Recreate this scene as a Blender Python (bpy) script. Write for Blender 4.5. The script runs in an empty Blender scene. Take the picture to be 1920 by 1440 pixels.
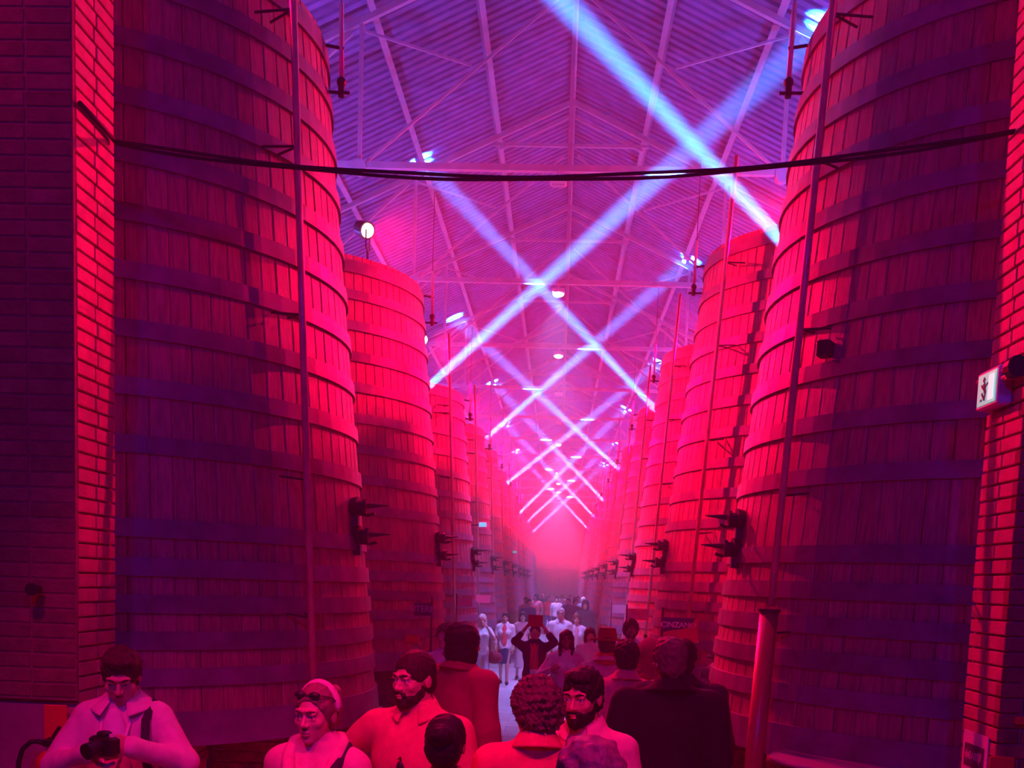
import bpy, math, random
import numpy as np
from mathutils import Vector, Matrix
random.seed(7)
SC = bpy.context.scene
COL = SC.collection
pi = math.pi
def R(d): return math.radians(d)

# ------------------------------------------------------------------ camera
FPX, CX0, CY0 = 1924.0, 960.0, 1280.0            # focal length and principal point in pixels of 1920x1440
VPX, VPY, ROLL = 1047.0, 1093.0, R(2.0)          # where the hall's long axis vanishes, and the roll
CAM = Vector((0.07, 0.0, 2.15))
_yv = Vector(((VPX-CX0)/FPX, -(VPY-CY0)/FPX, -1.0)).normalized()
_zv = Vector((math.sin(ROLL), math.cos(ROLL), 0.0)); _zv.z = -(_zv.x*_yv.x+_zv.y*_yv.y)/_yv.z; _zv.normalize()
_xv = _yv.cross(_zv)
W2C = Matrix((( _xv.x,_yv.x,_zv.x),(_xv.y,_yv.y,_zv.y),(_xv.z,_yv.z,_zv.z)))
C2W = W2C.transposed()
cam_d = bpy.data.cameras.new('camera'); cam = bpy.data.objects.new('camera', cam_d); COL.objects.link(cam)
cam_d.sensor_fit = 'HORIZONTAL'; cam_d.sensor_width = 36.0; cam_d.lens = FPX/1920*36.0
cam_d.shift_x = 0.0; cam_d.shift_y = (CY0-720.0)/1920.0
cam_d.clip_start = 0.05; cam_d.clip_end = 300
cam.matrix_world = Matrix.Translation(CAM) @ C2W.to_4x4()
SC.camera = cam
def at(px, py, Y):
    """world point seen at a pixel of the photograph, on the plane Y metres down the hall"""
    d = C2W @ Vector(((px-CX0)/FPX, -(py-CY0)/FPX, -1.0))
    return CAM + d*((Y-CAM.y)/d.y)

# ------------------------------------------------------------------ world haze, exposure, render limits
wd = bpy.data.worlds.new('world'); SC.world = wd; wd.use_nodes = True
_nt = wd.node_tree; _nt.nodes.clear()
_o = _nt.nodes.new('ShaderNodeOutputWorld'); _b = _nt.nodes.new('ShaderNodeBackground')
_b.inputs['Color'].default_value = (0,0,0,1); _b.inputs['Strength'].default_value = 0.0
_v = _nt.nodes.new('ShaderNodeVolumeScatter')
_v.inputs['Color'].default_value = (0.95,0.95,0.95,1); _v.inputs['Density'].default_value = HAZE = 0.0115
_v.inputs['Anisotropy'].default_value = 0.0
_nt.links.new(_b.outputs[0], _o.inputs['Surface']); _nt.links.new(_v.outputs[0], _o.inputs['Volume'])
vs = SC.view_settings
SC.display_settings.display_device = 'sRGB'
vs.view_transform = 'Standard'; vs.look = 'None'; vs.exposure = 0.0; vs.gamma = 1.0
vs.use_curve_mapping = False
cy = SC.cycles
cy.max_bounces = 4; cy.diffuse_bounces = 2; cy.glossy_bounces = 2; cy.transmission_bounces = 2; cy.volume_bounces = 0
cy.transparent_max_bounces = 4; cy.sample_clamp_indirect = 20.0; cy.sample_clamp_direct = 0.0
cy.caustics_reflective = False; cy.caustics_refractive = False
cy.use_denoising = True

# ------------------------------------------------------------------ strengths of the hall's lamps and of the added fill
RED = (1.0, 0.0, 0.055)
RED_F = (1.0, 0.0, 0.11)
BEAM = (0.010, 0.18, 1.0)
P_BEAM = 2700000.0      # moving-head beams
P_RED = 3600.0        # red floods on the vats
P_FILL = 420.0       # blue fill lamps added on the vat lids, lighting the roof
P_BLUE = 240.0       # added blue fill on the camera side
P_PEND = 2800.0        # lit boxes under the tie beams
P_FRONT = 900.0      # red floods on the camera side of the opening

# ------------------------------------------------------------------ helpers
def tag(o, label=None, cat=None, group=None, kind=None):
    if label: o['label'] = label
    if cat: o['category'] = cat
    if group: o['group'] = group
    if kind: o['kind'] = kind
    return o
def empty(name, loc=(0,0,0), rz=0.0, parent=None):
    o = bpy.data.objects.new(name, None); COL.objects.link(o)
    o.location = loc; o.rotation_euler = (0,0,rz); o.empty_display_size = 0.1
    if parent: o.parent = parent
    return o
def link_mesh(name, me, parent=None, loc=None, rot=None):
    o = bpy.data.objects.new(name, me); COL.objects.link(o)
    if parent: o.parent = parent
    if loc is not None: o.location = loc
    if rot is not None: o.rotation_euler = rot
    return o
class MB:
    def __init__(s): s.v=[]; s.f=[]
    def add(s, vs, fs):
        n=len(s.v); s.v += [tuple(p) for p in vs]; s.f += [tuple(i+n for i in f) for f in fs]; return s
    def box(s, c, d, rot=None):
        x,y,z = d[0]/2,d[1]/2,d[2]/2
        P=[Vector((a*x,b*y,e*z)) for e in(-1,1) for b in(-1,1) for a in(-1,1)]
        if rot is not None: P=[rot@p for p in P]
        c=Vector(c); P=[p+c for p in P]
        return s.add(P,[(0,2,3,1),(4,5,7,6),(0,1,5,4),(2,6,7,3),(0,4,6,2),(1,3,7,5)])
    def bbox(s, c, d, b=0.01, rot=None):
        """box with chamfered edges along all sides"""
        x,y,z=d[0]/2,d[1]/2,d[2]/2; b=min(b,x*.9,y*.9,z*.9)
        P=[]
        for zz,ins in((-z,b),(-z+b,0),(z-b,0),(z,b)):
            X,Y=x-ins,y-ins
            P+=[(-X+b*0.6,-Y,zz),(X-b*0.6,-Y,zz),(X,-Y+b*0.6,zz),(X,Y-b*0.6,zz),(X-b*0.6,Y,zz),(-X+b*0.6,Y,zz),(-X,Y-b*0.6,zz),(-X,-Y+b*0.6,zz)]
        P=[Vector(p) for p in P]
        if rot is not None: P=[rot@p for p in P]
        c=Vector(c); P=[p+c for p in P]
        F=[tuple(range(7,-1,-1)),tuple(range(24,32))]
        for k in range(3):
            for i in range(8):
                j=(i+1)%8; F.append((k*8+i,k*8+j,k*8+8+j,k*8+8+i))
        return s.add(P,F)
    def cyl(s, a, b, r, r2=None, n=10, cap=True):
        r2 = r if r2 is None else r2
        a,b=Vector(a),Vector(b); d=(b-a)
        q = d.to_track_quat('Z','Y')
        P=[]
        for c,rr in((a,r),(b,r2)):
            for i in range(n):
                t=2*pi*i/n; P.append(c+q@Vector((rr*math.cos(t),rr*math.sin(t),0)))
        F=[(i,(i+1)%n,n+(i+1)%n,n+i) for i in range(n)]
        if cap: F += [tuple(range(n-1,-1,-1)),tuple(range(n,2*n))]
        return s.add(P,F)
    def tube(s, pts, r, n=8, radii=None):
        pts=[Vector(p) for p in pts]; P=[];F=[]
        m=len(pts)
        up=None
        for i,p in enumerate(pts):
            d=(pts[min(i+1,m-1)]-pts[max(i-1,0)]).normalized()
            if up is None:
                up=Vector((0,0,1)) if abs(d.z)<.9 else Vector((1,0,0))
            a=d.cross(up).normalized(); up=a.cross(d).normalized()
            rr=radii[i] if radii else r
            for k in range(n):
                t=2*pi*k/n; P.append(p+a*(rr*math.cos(t))+up*(rr*math.sin(t)))
        for i in range(m-1):
            for k in range(n):
                k2=(k+1)%n; F.append((i*n+k,i*n+k2,i*n+n+k2,i*n+n+k))
        F += [tuple(range(n-1,-1,-1)),tuple(range((m-1)*n,m*n))]
        return s.add(P,F)
    def lathe(s, prof, c=(0,0,0), n=32, q=None, closed=False):
        c=Vector(c); P=[];F=[]; m=len(prof)
        for r,z in prof:
            for i in range(n):
                t=2*pi*i/n; p=Vector((r*math.cos(t),r*math.sin(t),z))
                if q is not None: p=q@p
                P.append(c+p)
        for k in range(m if closed else m-1):
            k2=(k+1)%m
            for i in range(n):
                j=(i+1)%n; F.append((k*n+i,k*n+j,k2*n+j,k2*n+i))
        if not closed:
            if prof[0][0]>1e-6: F.append(tuple(range(n-1,-1,-1)))
            if prof[-1][0]>1e-6: F.append(tuple(range((m-1)*n,m*n)))
        return s.add(P,F)
    def sphere(s, c, r, n=12, m=8, sc=(1,1,1)):
        prof=[(max(1e-7,r*math.sin(pi*k/m)),-r*math.cos(pi*k/m)) for k in range(m+1)]
        P0=len(s.v); s.lathe(prof,(0,0,0),n)
        c=Vector(c)
        for i in range(P0,len(s.v)):
            p=s.v[i]; s.v[i]=(p[0]*sc[0]+c.x,p[1]*sc[1]+c.y,p[2]*sc[2]+c.z)
        return s
    def beam(s, a, b, w, h, up=(0,0,1)):
        a,b=Vector(a),Vector(b); d=(b-a); L=d.length; d.normalize()
        x=d.cross(Vector(up)).normalized(); z=x.cross(d).normalized()
        rot=Matrix((x,d,z)).transposed()
        return s.box((a+b)/2,(w,L,h),rot)
    def mesh(s, name, mat, smooth=False):
        me=bpy.data.meshes.new(name); me.from_pydata(s.v,[],s.f)
        if mat: me.materials.append(mat)
        if smooth: me.polygons.foreach_set('use_smooth',[True]*len(me.polygons))
        me.update(); return me
    def build(s, name, mat, parent=None, smooth=False, loc=None):
        return link_mesh(name, s.mesh(name,mat,smooth), parent, loc)
def autosmooth(o, ang=35):
    me=o.data
    me.polygons.foreach_set('use_smooth',[True]*len(me.polygons))
    try: me.set_sharp_from_angle(angle=R(ang))
    except Exception: pass
    return o

# ------------------------------------------------------------------ materials
def mat(name, col, rough=0.6, metal=0.0, spec=0.5, noise=None, bump=None, rnd=0.0, emit=None, stretch=(1,1,1), coat=0.0, alpha=None):
    """noise=(scale, amount) tints the colour, bump=(scale, strength), rnd = variation from object to object"""
    m=bpy.data.materials.new(name); m.use_nodes=True; nt=m.node_tree; nt.nodes.clear(); N=nt.nodes; Lk=nt.links
    out=N.new('ShaderNodeOutputMaterial'); p=N.new('ShaderNodeBsdfPrincipled'); Lk.new(p.outputs[0],out.inputs[0])
    p.inputs['Base Color'].default_value=(*col,1); p.inputs['Roughness'].default_value=rough; p.inputs['Metallic'].default_value=metal
    p.inputs['Specular IOR Level'].default_value=spec
    if coat: p.inputs['Coat Weight'].default_value=coat; p.inputs['Coat Roughness'].default_value=0.15
    cur=None
    tc=N.new('ShaderNodeTexCoord'); mp=N.new('ShaderNodeMapping'); mp.inputs['Scale'].default_value=stretch
    Lk.new(tc.outputs['Object'],mp.inputs[0])
    if rnd:
        oi=N.new('ShaderNodeObjectInfo'); vm=N.new('ShaderNodeVectorMath'); vm.operation='SCALE'
        cmb=N.new('ShaderNodeCombineXYZ')
        for k in range(3): Lk.new(oi.outputs['Random'],cmb.inputs[k])
        Lk.new(cmb.outputs[0],vm.inputs[0]); vm.inputs['Scale'].default_value=37.0; Lk.new(vm.outputs[0],mp.inputs['Location'])
    if noise:
        nz=N.new('ShaderNodeTexNoise'); nz.inputs['Scale'].default_value=noise[0]; nz.inputs['Detail'].default_value=5
        Lk.new(mp.outputs[0],nz.inputs['Vector'])
        mr=N.new('ShaderNodeMapRange'); mr.inputs['From Min'].default_value=.28; mr.inputs['From Max'].default_value=.72
        mr.inputs['To Min'].default_value=1-noise[1]; mr.inputs['To Max'].default_value=1+noise[1]*.6
        Lk.new(nz.outputs['Fac'],mr.inputs[0]); cur=mr.outputs[0]
    if rnd:
        mr2=N.new('ShaderNodeMapRange'); mr2.inputs['To Min'].default_value=1-rnd; mr2.inputs['To Max'].default_value=1+rnd
        Lk.new(oi.outputs['Random'],mr2.inputs[0])
        if cur is not None:
            mm=N.new('ShaderNodeMath'); mm.operation='MULTIPLY'; Lk.new(cur,mm.inputs[0]); Lk.new(mr2.outputs[0],mm.inputs[1]); cur=mm.outputs[0]
        else: cur=mr2.outputs[0]
    if cur is not None:
        vm=N.new('ShaderNodeVectorMath'); vm.operation='SCALE'; vm.inputs[0].default_value=col; Lk.new(cur,vm.inputs['Scale']); Lk.new(vm.outputs[0],p.inputs['Base Color'])
    if bump:
        nb=N.new('ShaderNodeTexNoise'); nb.inputs['Scale'].default_value=bump[0]; nb.inputs['Detail'].default_value=4; Lk.new(mp.outputs[0],nb.inputs['Vector'])
        bp=N.new('ShaderNodeBump'); bp.inputs['Strength'].default_value=bump[1]; bp.inputs['Distance'].default_value=0.01
        Lk.new(nb.outputs['Fac'],bp.inputs['Height']); Lk.new(bp.outputs[0],p.inputs['Normal'])
    if emit:
        p.inputs['Emission Color'].default_value=(*emit[0],1); p.inputs['Emission Strength'].default_value=emit[1]
    return m
M={}
M['stave']=mat('vat_wood',(.44,.11,.19),.45,noise=(9,.36),bump=(30,.3),rnd=.15,stretch=(6,6,.35))
M['stave_far']=mat('vat_wood_far',(.44,.11,.19),.5,noise=(5,.45),bump=(14,.3),stretch=(5,5,.3))
M['hoop']=mat('hoop_iron',(.24,.10,.23),.42,metal=.0,noise=(6,.4),bump=(40,.12),rnd=.15)
M['hoop_red']=mat('hoop_painted',(.36,.13,.11),.42,noise=(5,.4),bump=(40,.12),rnd=.15)
M['lid']=mat('vat_lid_wood',(.2,.1,.07),.7,noise=(6,.4))
M['copper']=mat('pipe_copper',(.80,.34,.34),.3,metal=.1,noise=(5,.2))
M['duct']=mat('duct_red',(.55,.10,.09),.3,noise=(3,.15))
M['iron']=mat('black_iron',(.035,.03,.04),.45,metal=.3)
M['glass_tube']=mat('sight_tube',(.85,.8,.8),.2)
M['brick']=mat('brick',(.50,.22,.17),.85,noise=(14,.4),bump=(60,.5),rnd=.22)
M['brick_paint']=mat('brick_painted',(.62,.16,.24),.6,noise=(9,.25),bump=(55,.5),rnd=.10)
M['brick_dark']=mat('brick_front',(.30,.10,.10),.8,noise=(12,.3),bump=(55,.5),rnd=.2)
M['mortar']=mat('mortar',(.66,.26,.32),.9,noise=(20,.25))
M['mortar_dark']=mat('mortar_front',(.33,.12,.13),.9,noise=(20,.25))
M['plaster']=mat('plaster',(.42,.22,.24),.85,noise=(5,.2),bump=(30,.3))
M['wall']=mat('side_wall',(.35,.25,.24),.9,noise=(2,.3))
M['floor']=mat('floor_concrete',(.42,.40,.42),.55,noise=(3,.3),bump=(20,.2))
M['slab']=mat('floor_slab',(.62,.58,.62),.38,noise=(6,.35),bump=(30,.25),rnd=.12,stretch=(1,3,1))
M['roof']=mat('roof_sheet',(.25,.24,.46),.7,noise=(4,.35),stretch=(1,1,1))
M['steel']=mat('truss_paint',(.55,.50,.55),.5,noise=(5,.2))
M['steel_dark']=mat('steel_dark',(.10,.08,.09),.5,metal=.4)
M['cable']=mat('cable_rubber',(.012,.012,.015),.6)
M['black']=mat('black_plastic',(.02,.02,.022),.45)
M['white']=mat('white_plastic',(.8,.8,.8),.5)
M['cloth_dark']=mat('dark_cloth',(.03,.03,.05),.9)
M['lens_red']=mat('lens_red',(1,.1,.1),.3,emit=((1,.55,.55),12))
M['lens_blue']=mat('lens_beam',(.6,.8,1),.2,emit=((.5,.8,1),4))
M['lens_white']=mat('lens_pendant',(1,1,1),.3,emit=((.72,.92,1),7))
M['lens_off']=mat('lens_unlit',(.55,.5,.62),.3)
M['red_panel']=mat('red_sign',(.85,.05,.06),.4)
M['ext_red']=mat('extinguisher_red',(.75,.02,.025),.2,coat=.5)
M['paper']=mat('paper',(.8,.72,.74),.8)
ORD=['first','second','third','fourth','fifth','sixth','seventh','eighth','ninth','tenth','eleventh','twelfth','thirteenth','fourteenth']
# ------------------------------------------------------------------ the hall
NV=13; PITCH=5.0; VY0=7.4; VXS={-1:3.20,1:3.13}; ZB=1.13
TR0=8.8; NT=13                                     # first truss plane, number of trusses
ZT=7.45; ZR=10.55; SL=.466; HW=6.65                # tie height, ridge height, roof slope, half width
YF,YB0=4.98,5.40                                   # the brick wall with the opening
YE=72.0
def zroof(x): return ZR-SL*abs(x)

fl=tag(MB().box((0,34.5,-.06),(13.4,77,.10)).build('floor',M['floor']),kind='structure')
sl_me=MB().bbox((0,0,0),(1.0-.012,.5-.012,.03),.004).mesh('floor_slab',M['slab'])
r=0; y=3.4
while y<27:
    for k in (-1,0,1):
        o=link_mesh('slab',sl_me,fl,(k*1.0+(.0 if r%2 else .25)-.12,y,-.015+random.uniform(-.002,.0015)))
    y+=.5; r+=1
for nm,sx in(('wall_left',-1),('wall_right',1)):
    tag(MB().box((sx*(HW+.1),38.5,3.75),(.2,67,7.6)).build(nm,M['wall']),kind='structure')
# end wall with a wide timber door between red pilasters
ew=tag(MB().box((0,YE+.15,5.3),(13.5,.3,10.6)).build('wall_end',M['wall']),kind='structure')
for sx in(-1,1): MB().box((sx*1.62,YE-.06,2.6),(.22,.14,5.2)).build('pilaster',M['brick_paint'],ew)
dr=tag(empty('door_1',(0,YE-.03,0)),kind='structure')
for i in range(10): MB().box((-1.35+i*.3,0,1.5),(.288,.05,3.0)).build('plank',M['lid'],dr)
MB().box((0,0,3.06),(3.1,.08,.12)).build('door_head',M['lid'],dr)

# corrugated roof, purlins
ce=tag(empty('ceiling',(0,0,0)),kind='structure')
def slope(sx):
    P=[];F=[]; y0,y1=5.2,YE+.1; xs=[0.0,1.3,2.6,3.9,5.2,6.75]; ys=[]
    y=y0
    while y<y1:
        ys+=[(y,0),(y+.105,0),(y+.122,.055),(y+.168,.055)]; y+=.185
    n=len(ys)-1
    for y,w in ys:
        for x in xs: P.append((sx*x,y,zroof(x)+.135+w))
    m=len(xs)
    for i in range(n):
        for k in range(m-1):
            a=i*m+k; F.append((a,a+1,a+m+1,a+m) if sx<0 else (a,a+m,a+m+1,a+1))
    return MB().add(P,F).build('roof_sheet',M['roof'],ce)
slope(-1); slope(1)
for x in(-6.5,-5.2,-3.9,-2.6,-1.3,0,1.3,2.6,3.9,5.2,6.5):
    rot=Matrix.Rotation(math.atan(SL)*(1 if x>0 else -1 if x<0 else 0),3,'Y')
    MB().box((x,38.5,zroof(x)+.055),(.085,67,.15),rot).build('purlin',M['steel'],ce)

# trusses
for t in range(-0,NT):
    Y=TR0+t*PITCH
    tr=tag(empty('roof_truss',(0,Y,ZT)),'pale painted steel roof truss, %s one in from the brick opening'%ORD[t],'truss','roof trusses')
    def mem(name,a,b,w=.07,h=.07):
        return MB().beam((a[0],0,a[1]-ZT),(b[0],0,b[1]-ZT),w,h,up=(0,1,0)).build(name,M['steel'],tr)
    mem('tie_beam',(-HW,ZT),(HW,ZT),.08,.075)
    for sx in(-1,1):
        mem('rafter',(sx*HW,zroof(HW)-.06),(0,zroof(0)-.06),.08,.07)
        mem('post',(sx*2.72,ZT),(sx*2.72,zroof(2.72)-.1),.05,.05)
        mem('strut',(sx*2.62,ZT+.05),(sx*.12,ZR-.95),.034,.034)
        mem('strut',(sx*2.75,zroof(2.75)-.15),(sx*1.3,ZT+1.25),.03,.03)
        mem('strut',(sx*2.85,zroof(2.85)-.15),(sx*4.6,ZT+.05),.05,.05)
        mem('brace',(sx*1.25,zroof(1.25)-.28),(sx*.05,ZR-.28-.03),.04,.05)
        MB().cyl((sx*2.72,-.05,-.03),(sx*2.72,.05,-.03),.10,n=12).build('gusset',M['steel'],tr)
    mem('king_post',(0,ZT-.0),(0,ZR-.05),.055,.055)
    mem('collar',(-1.35,zroof(1.35)-.16),(1.35,zroof(1.35)-.16),.05,.06)

# the brick wall with the opening: left and right piers, bricks one by one where the photo shows them
XL,XR=-2.29,2.20
BL,BW,BH=.215,.103,.063; CH=.0735
def brick_mesh(d,mt): return MB().bbox((0,0,0),d,.0035).mesh('brick',mt)
def pier_wall(name,sx,xe,z0,z1):
    w=tag(MB().box(((xe+sx*HW)/2+sx*.014,(YF+.014+YB0)/2,3.4),(HW-abs(xe)-.02,YB0-YF-.006,6.8)).build(name,M['mortar']),kind='structure')
    dep=YB0-YF
    # reveal bricks: courses alternate one stretcher + headers
    L1=brick_mesh((.10,BL,BH),M['brick_paint']); L2=brick_mesh((.10,dep-BL-.012-.004,BH),M['brick_paint'])
    F1=None #((.205,.09,BH),M['brick_dark'])
    n=0; z=z0
    while z<z1:
        ya=YF if n%2 else YF+(dep-BL-.012)
        j=lambda: random.uniform(-.0015,.002)
        link_mesh('brick',L1,w,(xe+sx*(.05)+j(),(YF+BL/2+.002) if n%2 else (YB0-BL/2),z+BH/2))
        l2=dep-BL-.016
        link_mesh('brick',L2,w,(xe+sx*(.05)+j(),(YB0-l2/2) if n%2 else (YF+l2/2+.002),z+BH/2))
        n+=1; z+=CH
    return w
wl=pier_wall('wall_front_left',-1,XL,1.02,5.12)
wr=pier_wall('wall_front_right',1,XR,1.02,5.12)
# courses above and below what is in view
for w,sx,xe in((wl,-1,XL),(wr,1,XR)):
    b=MB()
    for za,zb in((.02,1.0),(5.16,6.75)):
        z=za
        while z<zb:
            b.box((xe+sx*.05,(YF+YB0)/2,z+BH/2),(.10,YB0-YF-.01,BH)); z+=CH
    o=b.build('brick_courses',M['brick_paint'],w); o['kind']='stuff'
# the front of the right pier: brick face, courses one by one near the opening
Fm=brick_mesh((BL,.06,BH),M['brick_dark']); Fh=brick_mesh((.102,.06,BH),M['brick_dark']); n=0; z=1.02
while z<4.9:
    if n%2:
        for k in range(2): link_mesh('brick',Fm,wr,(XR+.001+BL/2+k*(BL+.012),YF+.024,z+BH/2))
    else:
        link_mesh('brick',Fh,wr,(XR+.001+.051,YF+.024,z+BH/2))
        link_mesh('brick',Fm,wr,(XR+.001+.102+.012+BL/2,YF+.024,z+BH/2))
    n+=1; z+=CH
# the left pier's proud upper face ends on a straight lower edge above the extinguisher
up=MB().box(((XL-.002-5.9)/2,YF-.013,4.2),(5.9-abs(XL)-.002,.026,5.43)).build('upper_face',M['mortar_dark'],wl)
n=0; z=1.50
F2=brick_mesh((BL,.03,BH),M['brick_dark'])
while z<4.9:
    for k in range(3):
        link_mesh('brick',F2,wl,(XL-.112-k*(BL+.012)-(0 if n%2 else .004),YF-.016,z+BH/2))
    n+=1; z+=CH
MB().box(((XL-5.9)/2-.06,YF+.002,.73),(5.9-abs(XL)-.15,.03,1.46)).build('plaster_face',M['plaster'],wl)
tag(MB().box(((XL+XR)/2,(YF+YB0)/2,6.45),(4.6,YB0-YF,.7)).build('wall_front_lintel',M['plaster']),kind='structure')

# ------------------------------------------------------------------ vats
def Rv(z): return 1.95-.098*(z-ZB)
HO=[.0,.21,.42,.63,.85]                               # lower hoops (above the lowest), then the regular ones
TOPS={-1:[5.88,5.54,5.2,5.35]+[5.5]*9, 1:[5.92,5.95,5.9,5.85]+[5.7]*9}
NS=88
def ring(b,z0,z1,ri0,ri1,t,n=72):
    return b.lathe([(ri0,z0),(ri0+t,z0),(ri1+t,z1),(ri1,z1)],(0,0,0),n,closed=True)
def pol(sx,phi,r,z):
    """point on a vat: phi degrees from the aisle side towards the camera"""
    a=R(phi); return Vector((-sx*r*math.cos(a),-r*math.sin(a),z))
SIDE={-1:'left',1:'right'}
vats={}
for sx in(-1,1):
    for k in range(NV):
        Yc=VY0+k*PITCH; zt=TOPS[sx][k]
        v=tag(empty('wooden_vat',(sx*VXS[sx],Yc,ZB)),
              'giant hooped wooden vat, %s from the brick opening in the %s-hand row'%(ORD[k],SIDE[sx]),'vat','wooden vats along the %s side of the aisle'%SIDE[sx])
        vats[(sx,k)]=v
        hz=zt-ZB
        rb,rt=Rv(ZB),Rv(zt)
        if k<3:
            a=pi/NS-.0009
            def sect(r,z,inner=.06):
                c=.006
                return [Vector((r*math.cos(q),r*math.sin(q),z)) if i not in(0,5) else Vector(((r-inner)*math.cos(q),(r-inner)*math.sin(q),z))
                        for i,q in enumerate((-a,-a,-a+.0045,a-.0045,a,a))]
            P=[]
            for r,z in((rb,0),(rt,hz)):
                s=sect(r,z); s[1]*=1; 
                # chamfer: the two edge points sit a little deeper
                for i in(1,4):
                    q=-a if i==1 else a; s[i]=Vector(((r-.0045)*math.cos(q),(r-.0045)*math.sin(q),z))
                P+=s
            F=[(i,i+1,7+i,6+i) for i in range(5)]+[(5,0,6,11),(5,4,3,2,1,0),(6,7,8,9,10,11)]
            sm=MB().add(P,F).mesh('stave',M['stave'])
            for i in range(NS):
                th=2*pi*i/NS
                o=link_mesh('stave',sm,v,(random.uniform(-.0018,.0018)*math.cos(th),random.uniform(-.0018,.0018)*math.sin(th),0),(0,0,th))
            MB().lathe([(rb-.05,.02),(rt-.05,hz-.25)],(0,0,0),48).build('leak_liner',M['lid'],v)  # unseen liner added to stop light leaking between the staves
        else:
            n=NS*3; P=[];F=[]
            for r,z in((rb,0),(rt,hz)):
                for i in range(NS):
                    t0=2*pi*i/NS
                    for dt,dr in((0,-.012),(.008,0),(2*pi/NS-.008,0)):
                        P.append(((r+dr)*math.cos(t0+dt),(r+dr)*math.sin(t0+dt),z))
            F=[(i,(i+1)%n,n+(i+1)%n,n+i) for i in range(n)]+[tuple(range(n-1,-1,-1)),tuple(range(n,2*n))]
            o=MB().add(P,F).build('stave_wall',M['stave_far'],v); o['kind']='stuff'
        if k<3:
            MB().lathe([(.01,hz-.06),(rt-.062,hz-.06),(rt-.062,hz-.004),(.01,hz-.004)],(0,0,0),48).build('lid',M['lid'],v)
        # hoops
        zs=[(.10,.20)]+[(.40,.105),(.61,.105),(.82,.105),(1.03,.105),(1.25,.105)]
        z=1.72
        while z<hz-.28: zs.append((z,.10)); z+=.325
        zs.append((hz-.12,.13))
        for zc,hh in zs:
            r0=Rv(ZB+zc-hh/2)-.004; r1=Rv(ZB+zc+hh/2)-.004
            ring(MB(),zc-hh/2,zc+hh/2,r0,r1,.024,72 if k<4 else 40).build('hoop',M['hoop'],v,smooth=False)
        if k<9:
            # copper standpipe with brackets
            ph=(29 if sx>0 else 31) if k==0 else 36
            if not(sx<0 and k==1):
                zlo=.25 if sx<0 or k else .92
                p0=pol(sx,ph,Rv(ZB+zlo)+.13,zlo); p1=pol(sx,ph,Rv(zt)+(.25 if k==0 else .2),hz+.75)
                sp=MB().cyl(p0,p1,.023,n=12).build('standpipe',M['copper'],v,smooth=True)
                for zz in(.75,1.6,2.6,3.6,hz-.35):
                    for dph in(-2.4,2.4):
                        pw=pol(sx,ph+dph,Rv(ZB+zz)+.02,zz+.02); pp=p0.lerp(p1,(zz-p0.z)/(p1.z-p0.z))
                        MB().cyl(pw,pp,.008,n=6).build('bracket',M['iron'],sp)
                if sx>0 and k==0:
                    q0=pol(sx,ph,Rv(ZB)+.16,-ZB+.02); q1=pol(sx,ph,Rv(ZB+.92)+.14,.885)
                    vl=Vector(v.location); du=tag(empty('duct_pipe',vl+q0),'thick red duct rising from the floor in front of the first right-hand vat','pipe')
                    MB().cyl((0,0,0),q1-q0,.058,n=20).build('pipe',M['duct'],du,smooth=True)
                    MB().cyl(q1-q0,q1-q0+Vector((0,0,.02)),.07,n=16).build('flange',M['iron'],du)
                else:
                    c=p0+Vector((0,0,-.02))
                    MB().tube([c+Vector((-sx*.0,0,.03)),c,c+Vector((sx*.02,.05,-.05)),c+Vector((sx*.1,.1,-.06))],.03,8).build('elbow',M['iron'],v)
            if sx>0 and k==0:
                jb=pol(sx,31.5,Rv(3.62)+.05,3.62-ZB); MB().bbox(jb,(.09,.09,.10),.012,Matrix.Rotation(R(-31),3,'Z')).build('junction_box',M['black'],v)
            # two black side valves with pointed spindles
            for zz in(1.50,1.30):
                n=pol(sx,5,1,0).normalized(); r=Rv(ZB+zz)
                c=n*r+Vector((0,0,zz)); rad=.075
                va=MB().cyl(c,c+n*.05,rad*.85,rad,n=14).cyl(c+n*.05,c+n*.09,.045,n=10).cyl(c+n*.09,c+n*.115,.062,n=12).build('side_valve',M['iron'],v)
                MB().box(c+n*.03+Vector((0,0,-.1)),(.05,.06,.07)).build('valve_foot',M['iron'],va)
                MB().cyl(c+n*.12+Vector((0,0,.012)),c+n*.27+Vector((0,0,.018)),.021,.003,n=8).build('spindle',M['iron'],va)
                MB().tube([c+n*.05+Vector((0,0,-.045)),c+n*.12+Vector((0,0,-.055)),c+n*.17+Vector((0,0,-.04))],.012,6).build('hook',M['iron'],va)
            # level sight tube high on the aisle side
            n=pol(sx,-3,1,0).normalized(); za,zb=hz-.28,hz+.22
            ca=n*(Rv(ZB+za)+.11)+Vector((0,0,za)); cb=n*(Rv(ZB+za)+.10)+Vector((0,0,zb))
            st=MB().cyl(ca,cb,.017,n=10).build('sight_tube',M['glass_tube'],v,smooth=True)
            MB().cyl(cb,cb+Vector((0,0,.9)),.005,n=5).build('vent_wire',M['steel_dark'],st)
            MB().cyl(ca+Vector((0,0,-.12)),ca,.022,.026,n=10).sphere(ca+Vector((0,0,-.02)),.035,10,6).build('tap',M['iron'],st)
            MB().cyl(ca+Vector((0,0,-.09))-n*.14,ca+Vector((0,0,-.09))+n*.06,.012,n=8).build('tap_arm',M['iron'],st)
            MB().cyl(n*(Rv(ZB+za)-.0)+Vector((0,0,za+.22)),ca.lerp(cb,.4)+n*.02,.012,n=8).build('clamp',M['iron'],st)
        # brick plinth
        pl=tag(empty('brick_plinth',(sx*VXS[sx],Yc,0)),'brick plinth of short piers carrying the %s vat of the %s-hand row'%(ORD[k],SIDE[sx]),'plinth','brick plinths under the %s-hand vats'%SIDE[sx])
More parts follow.
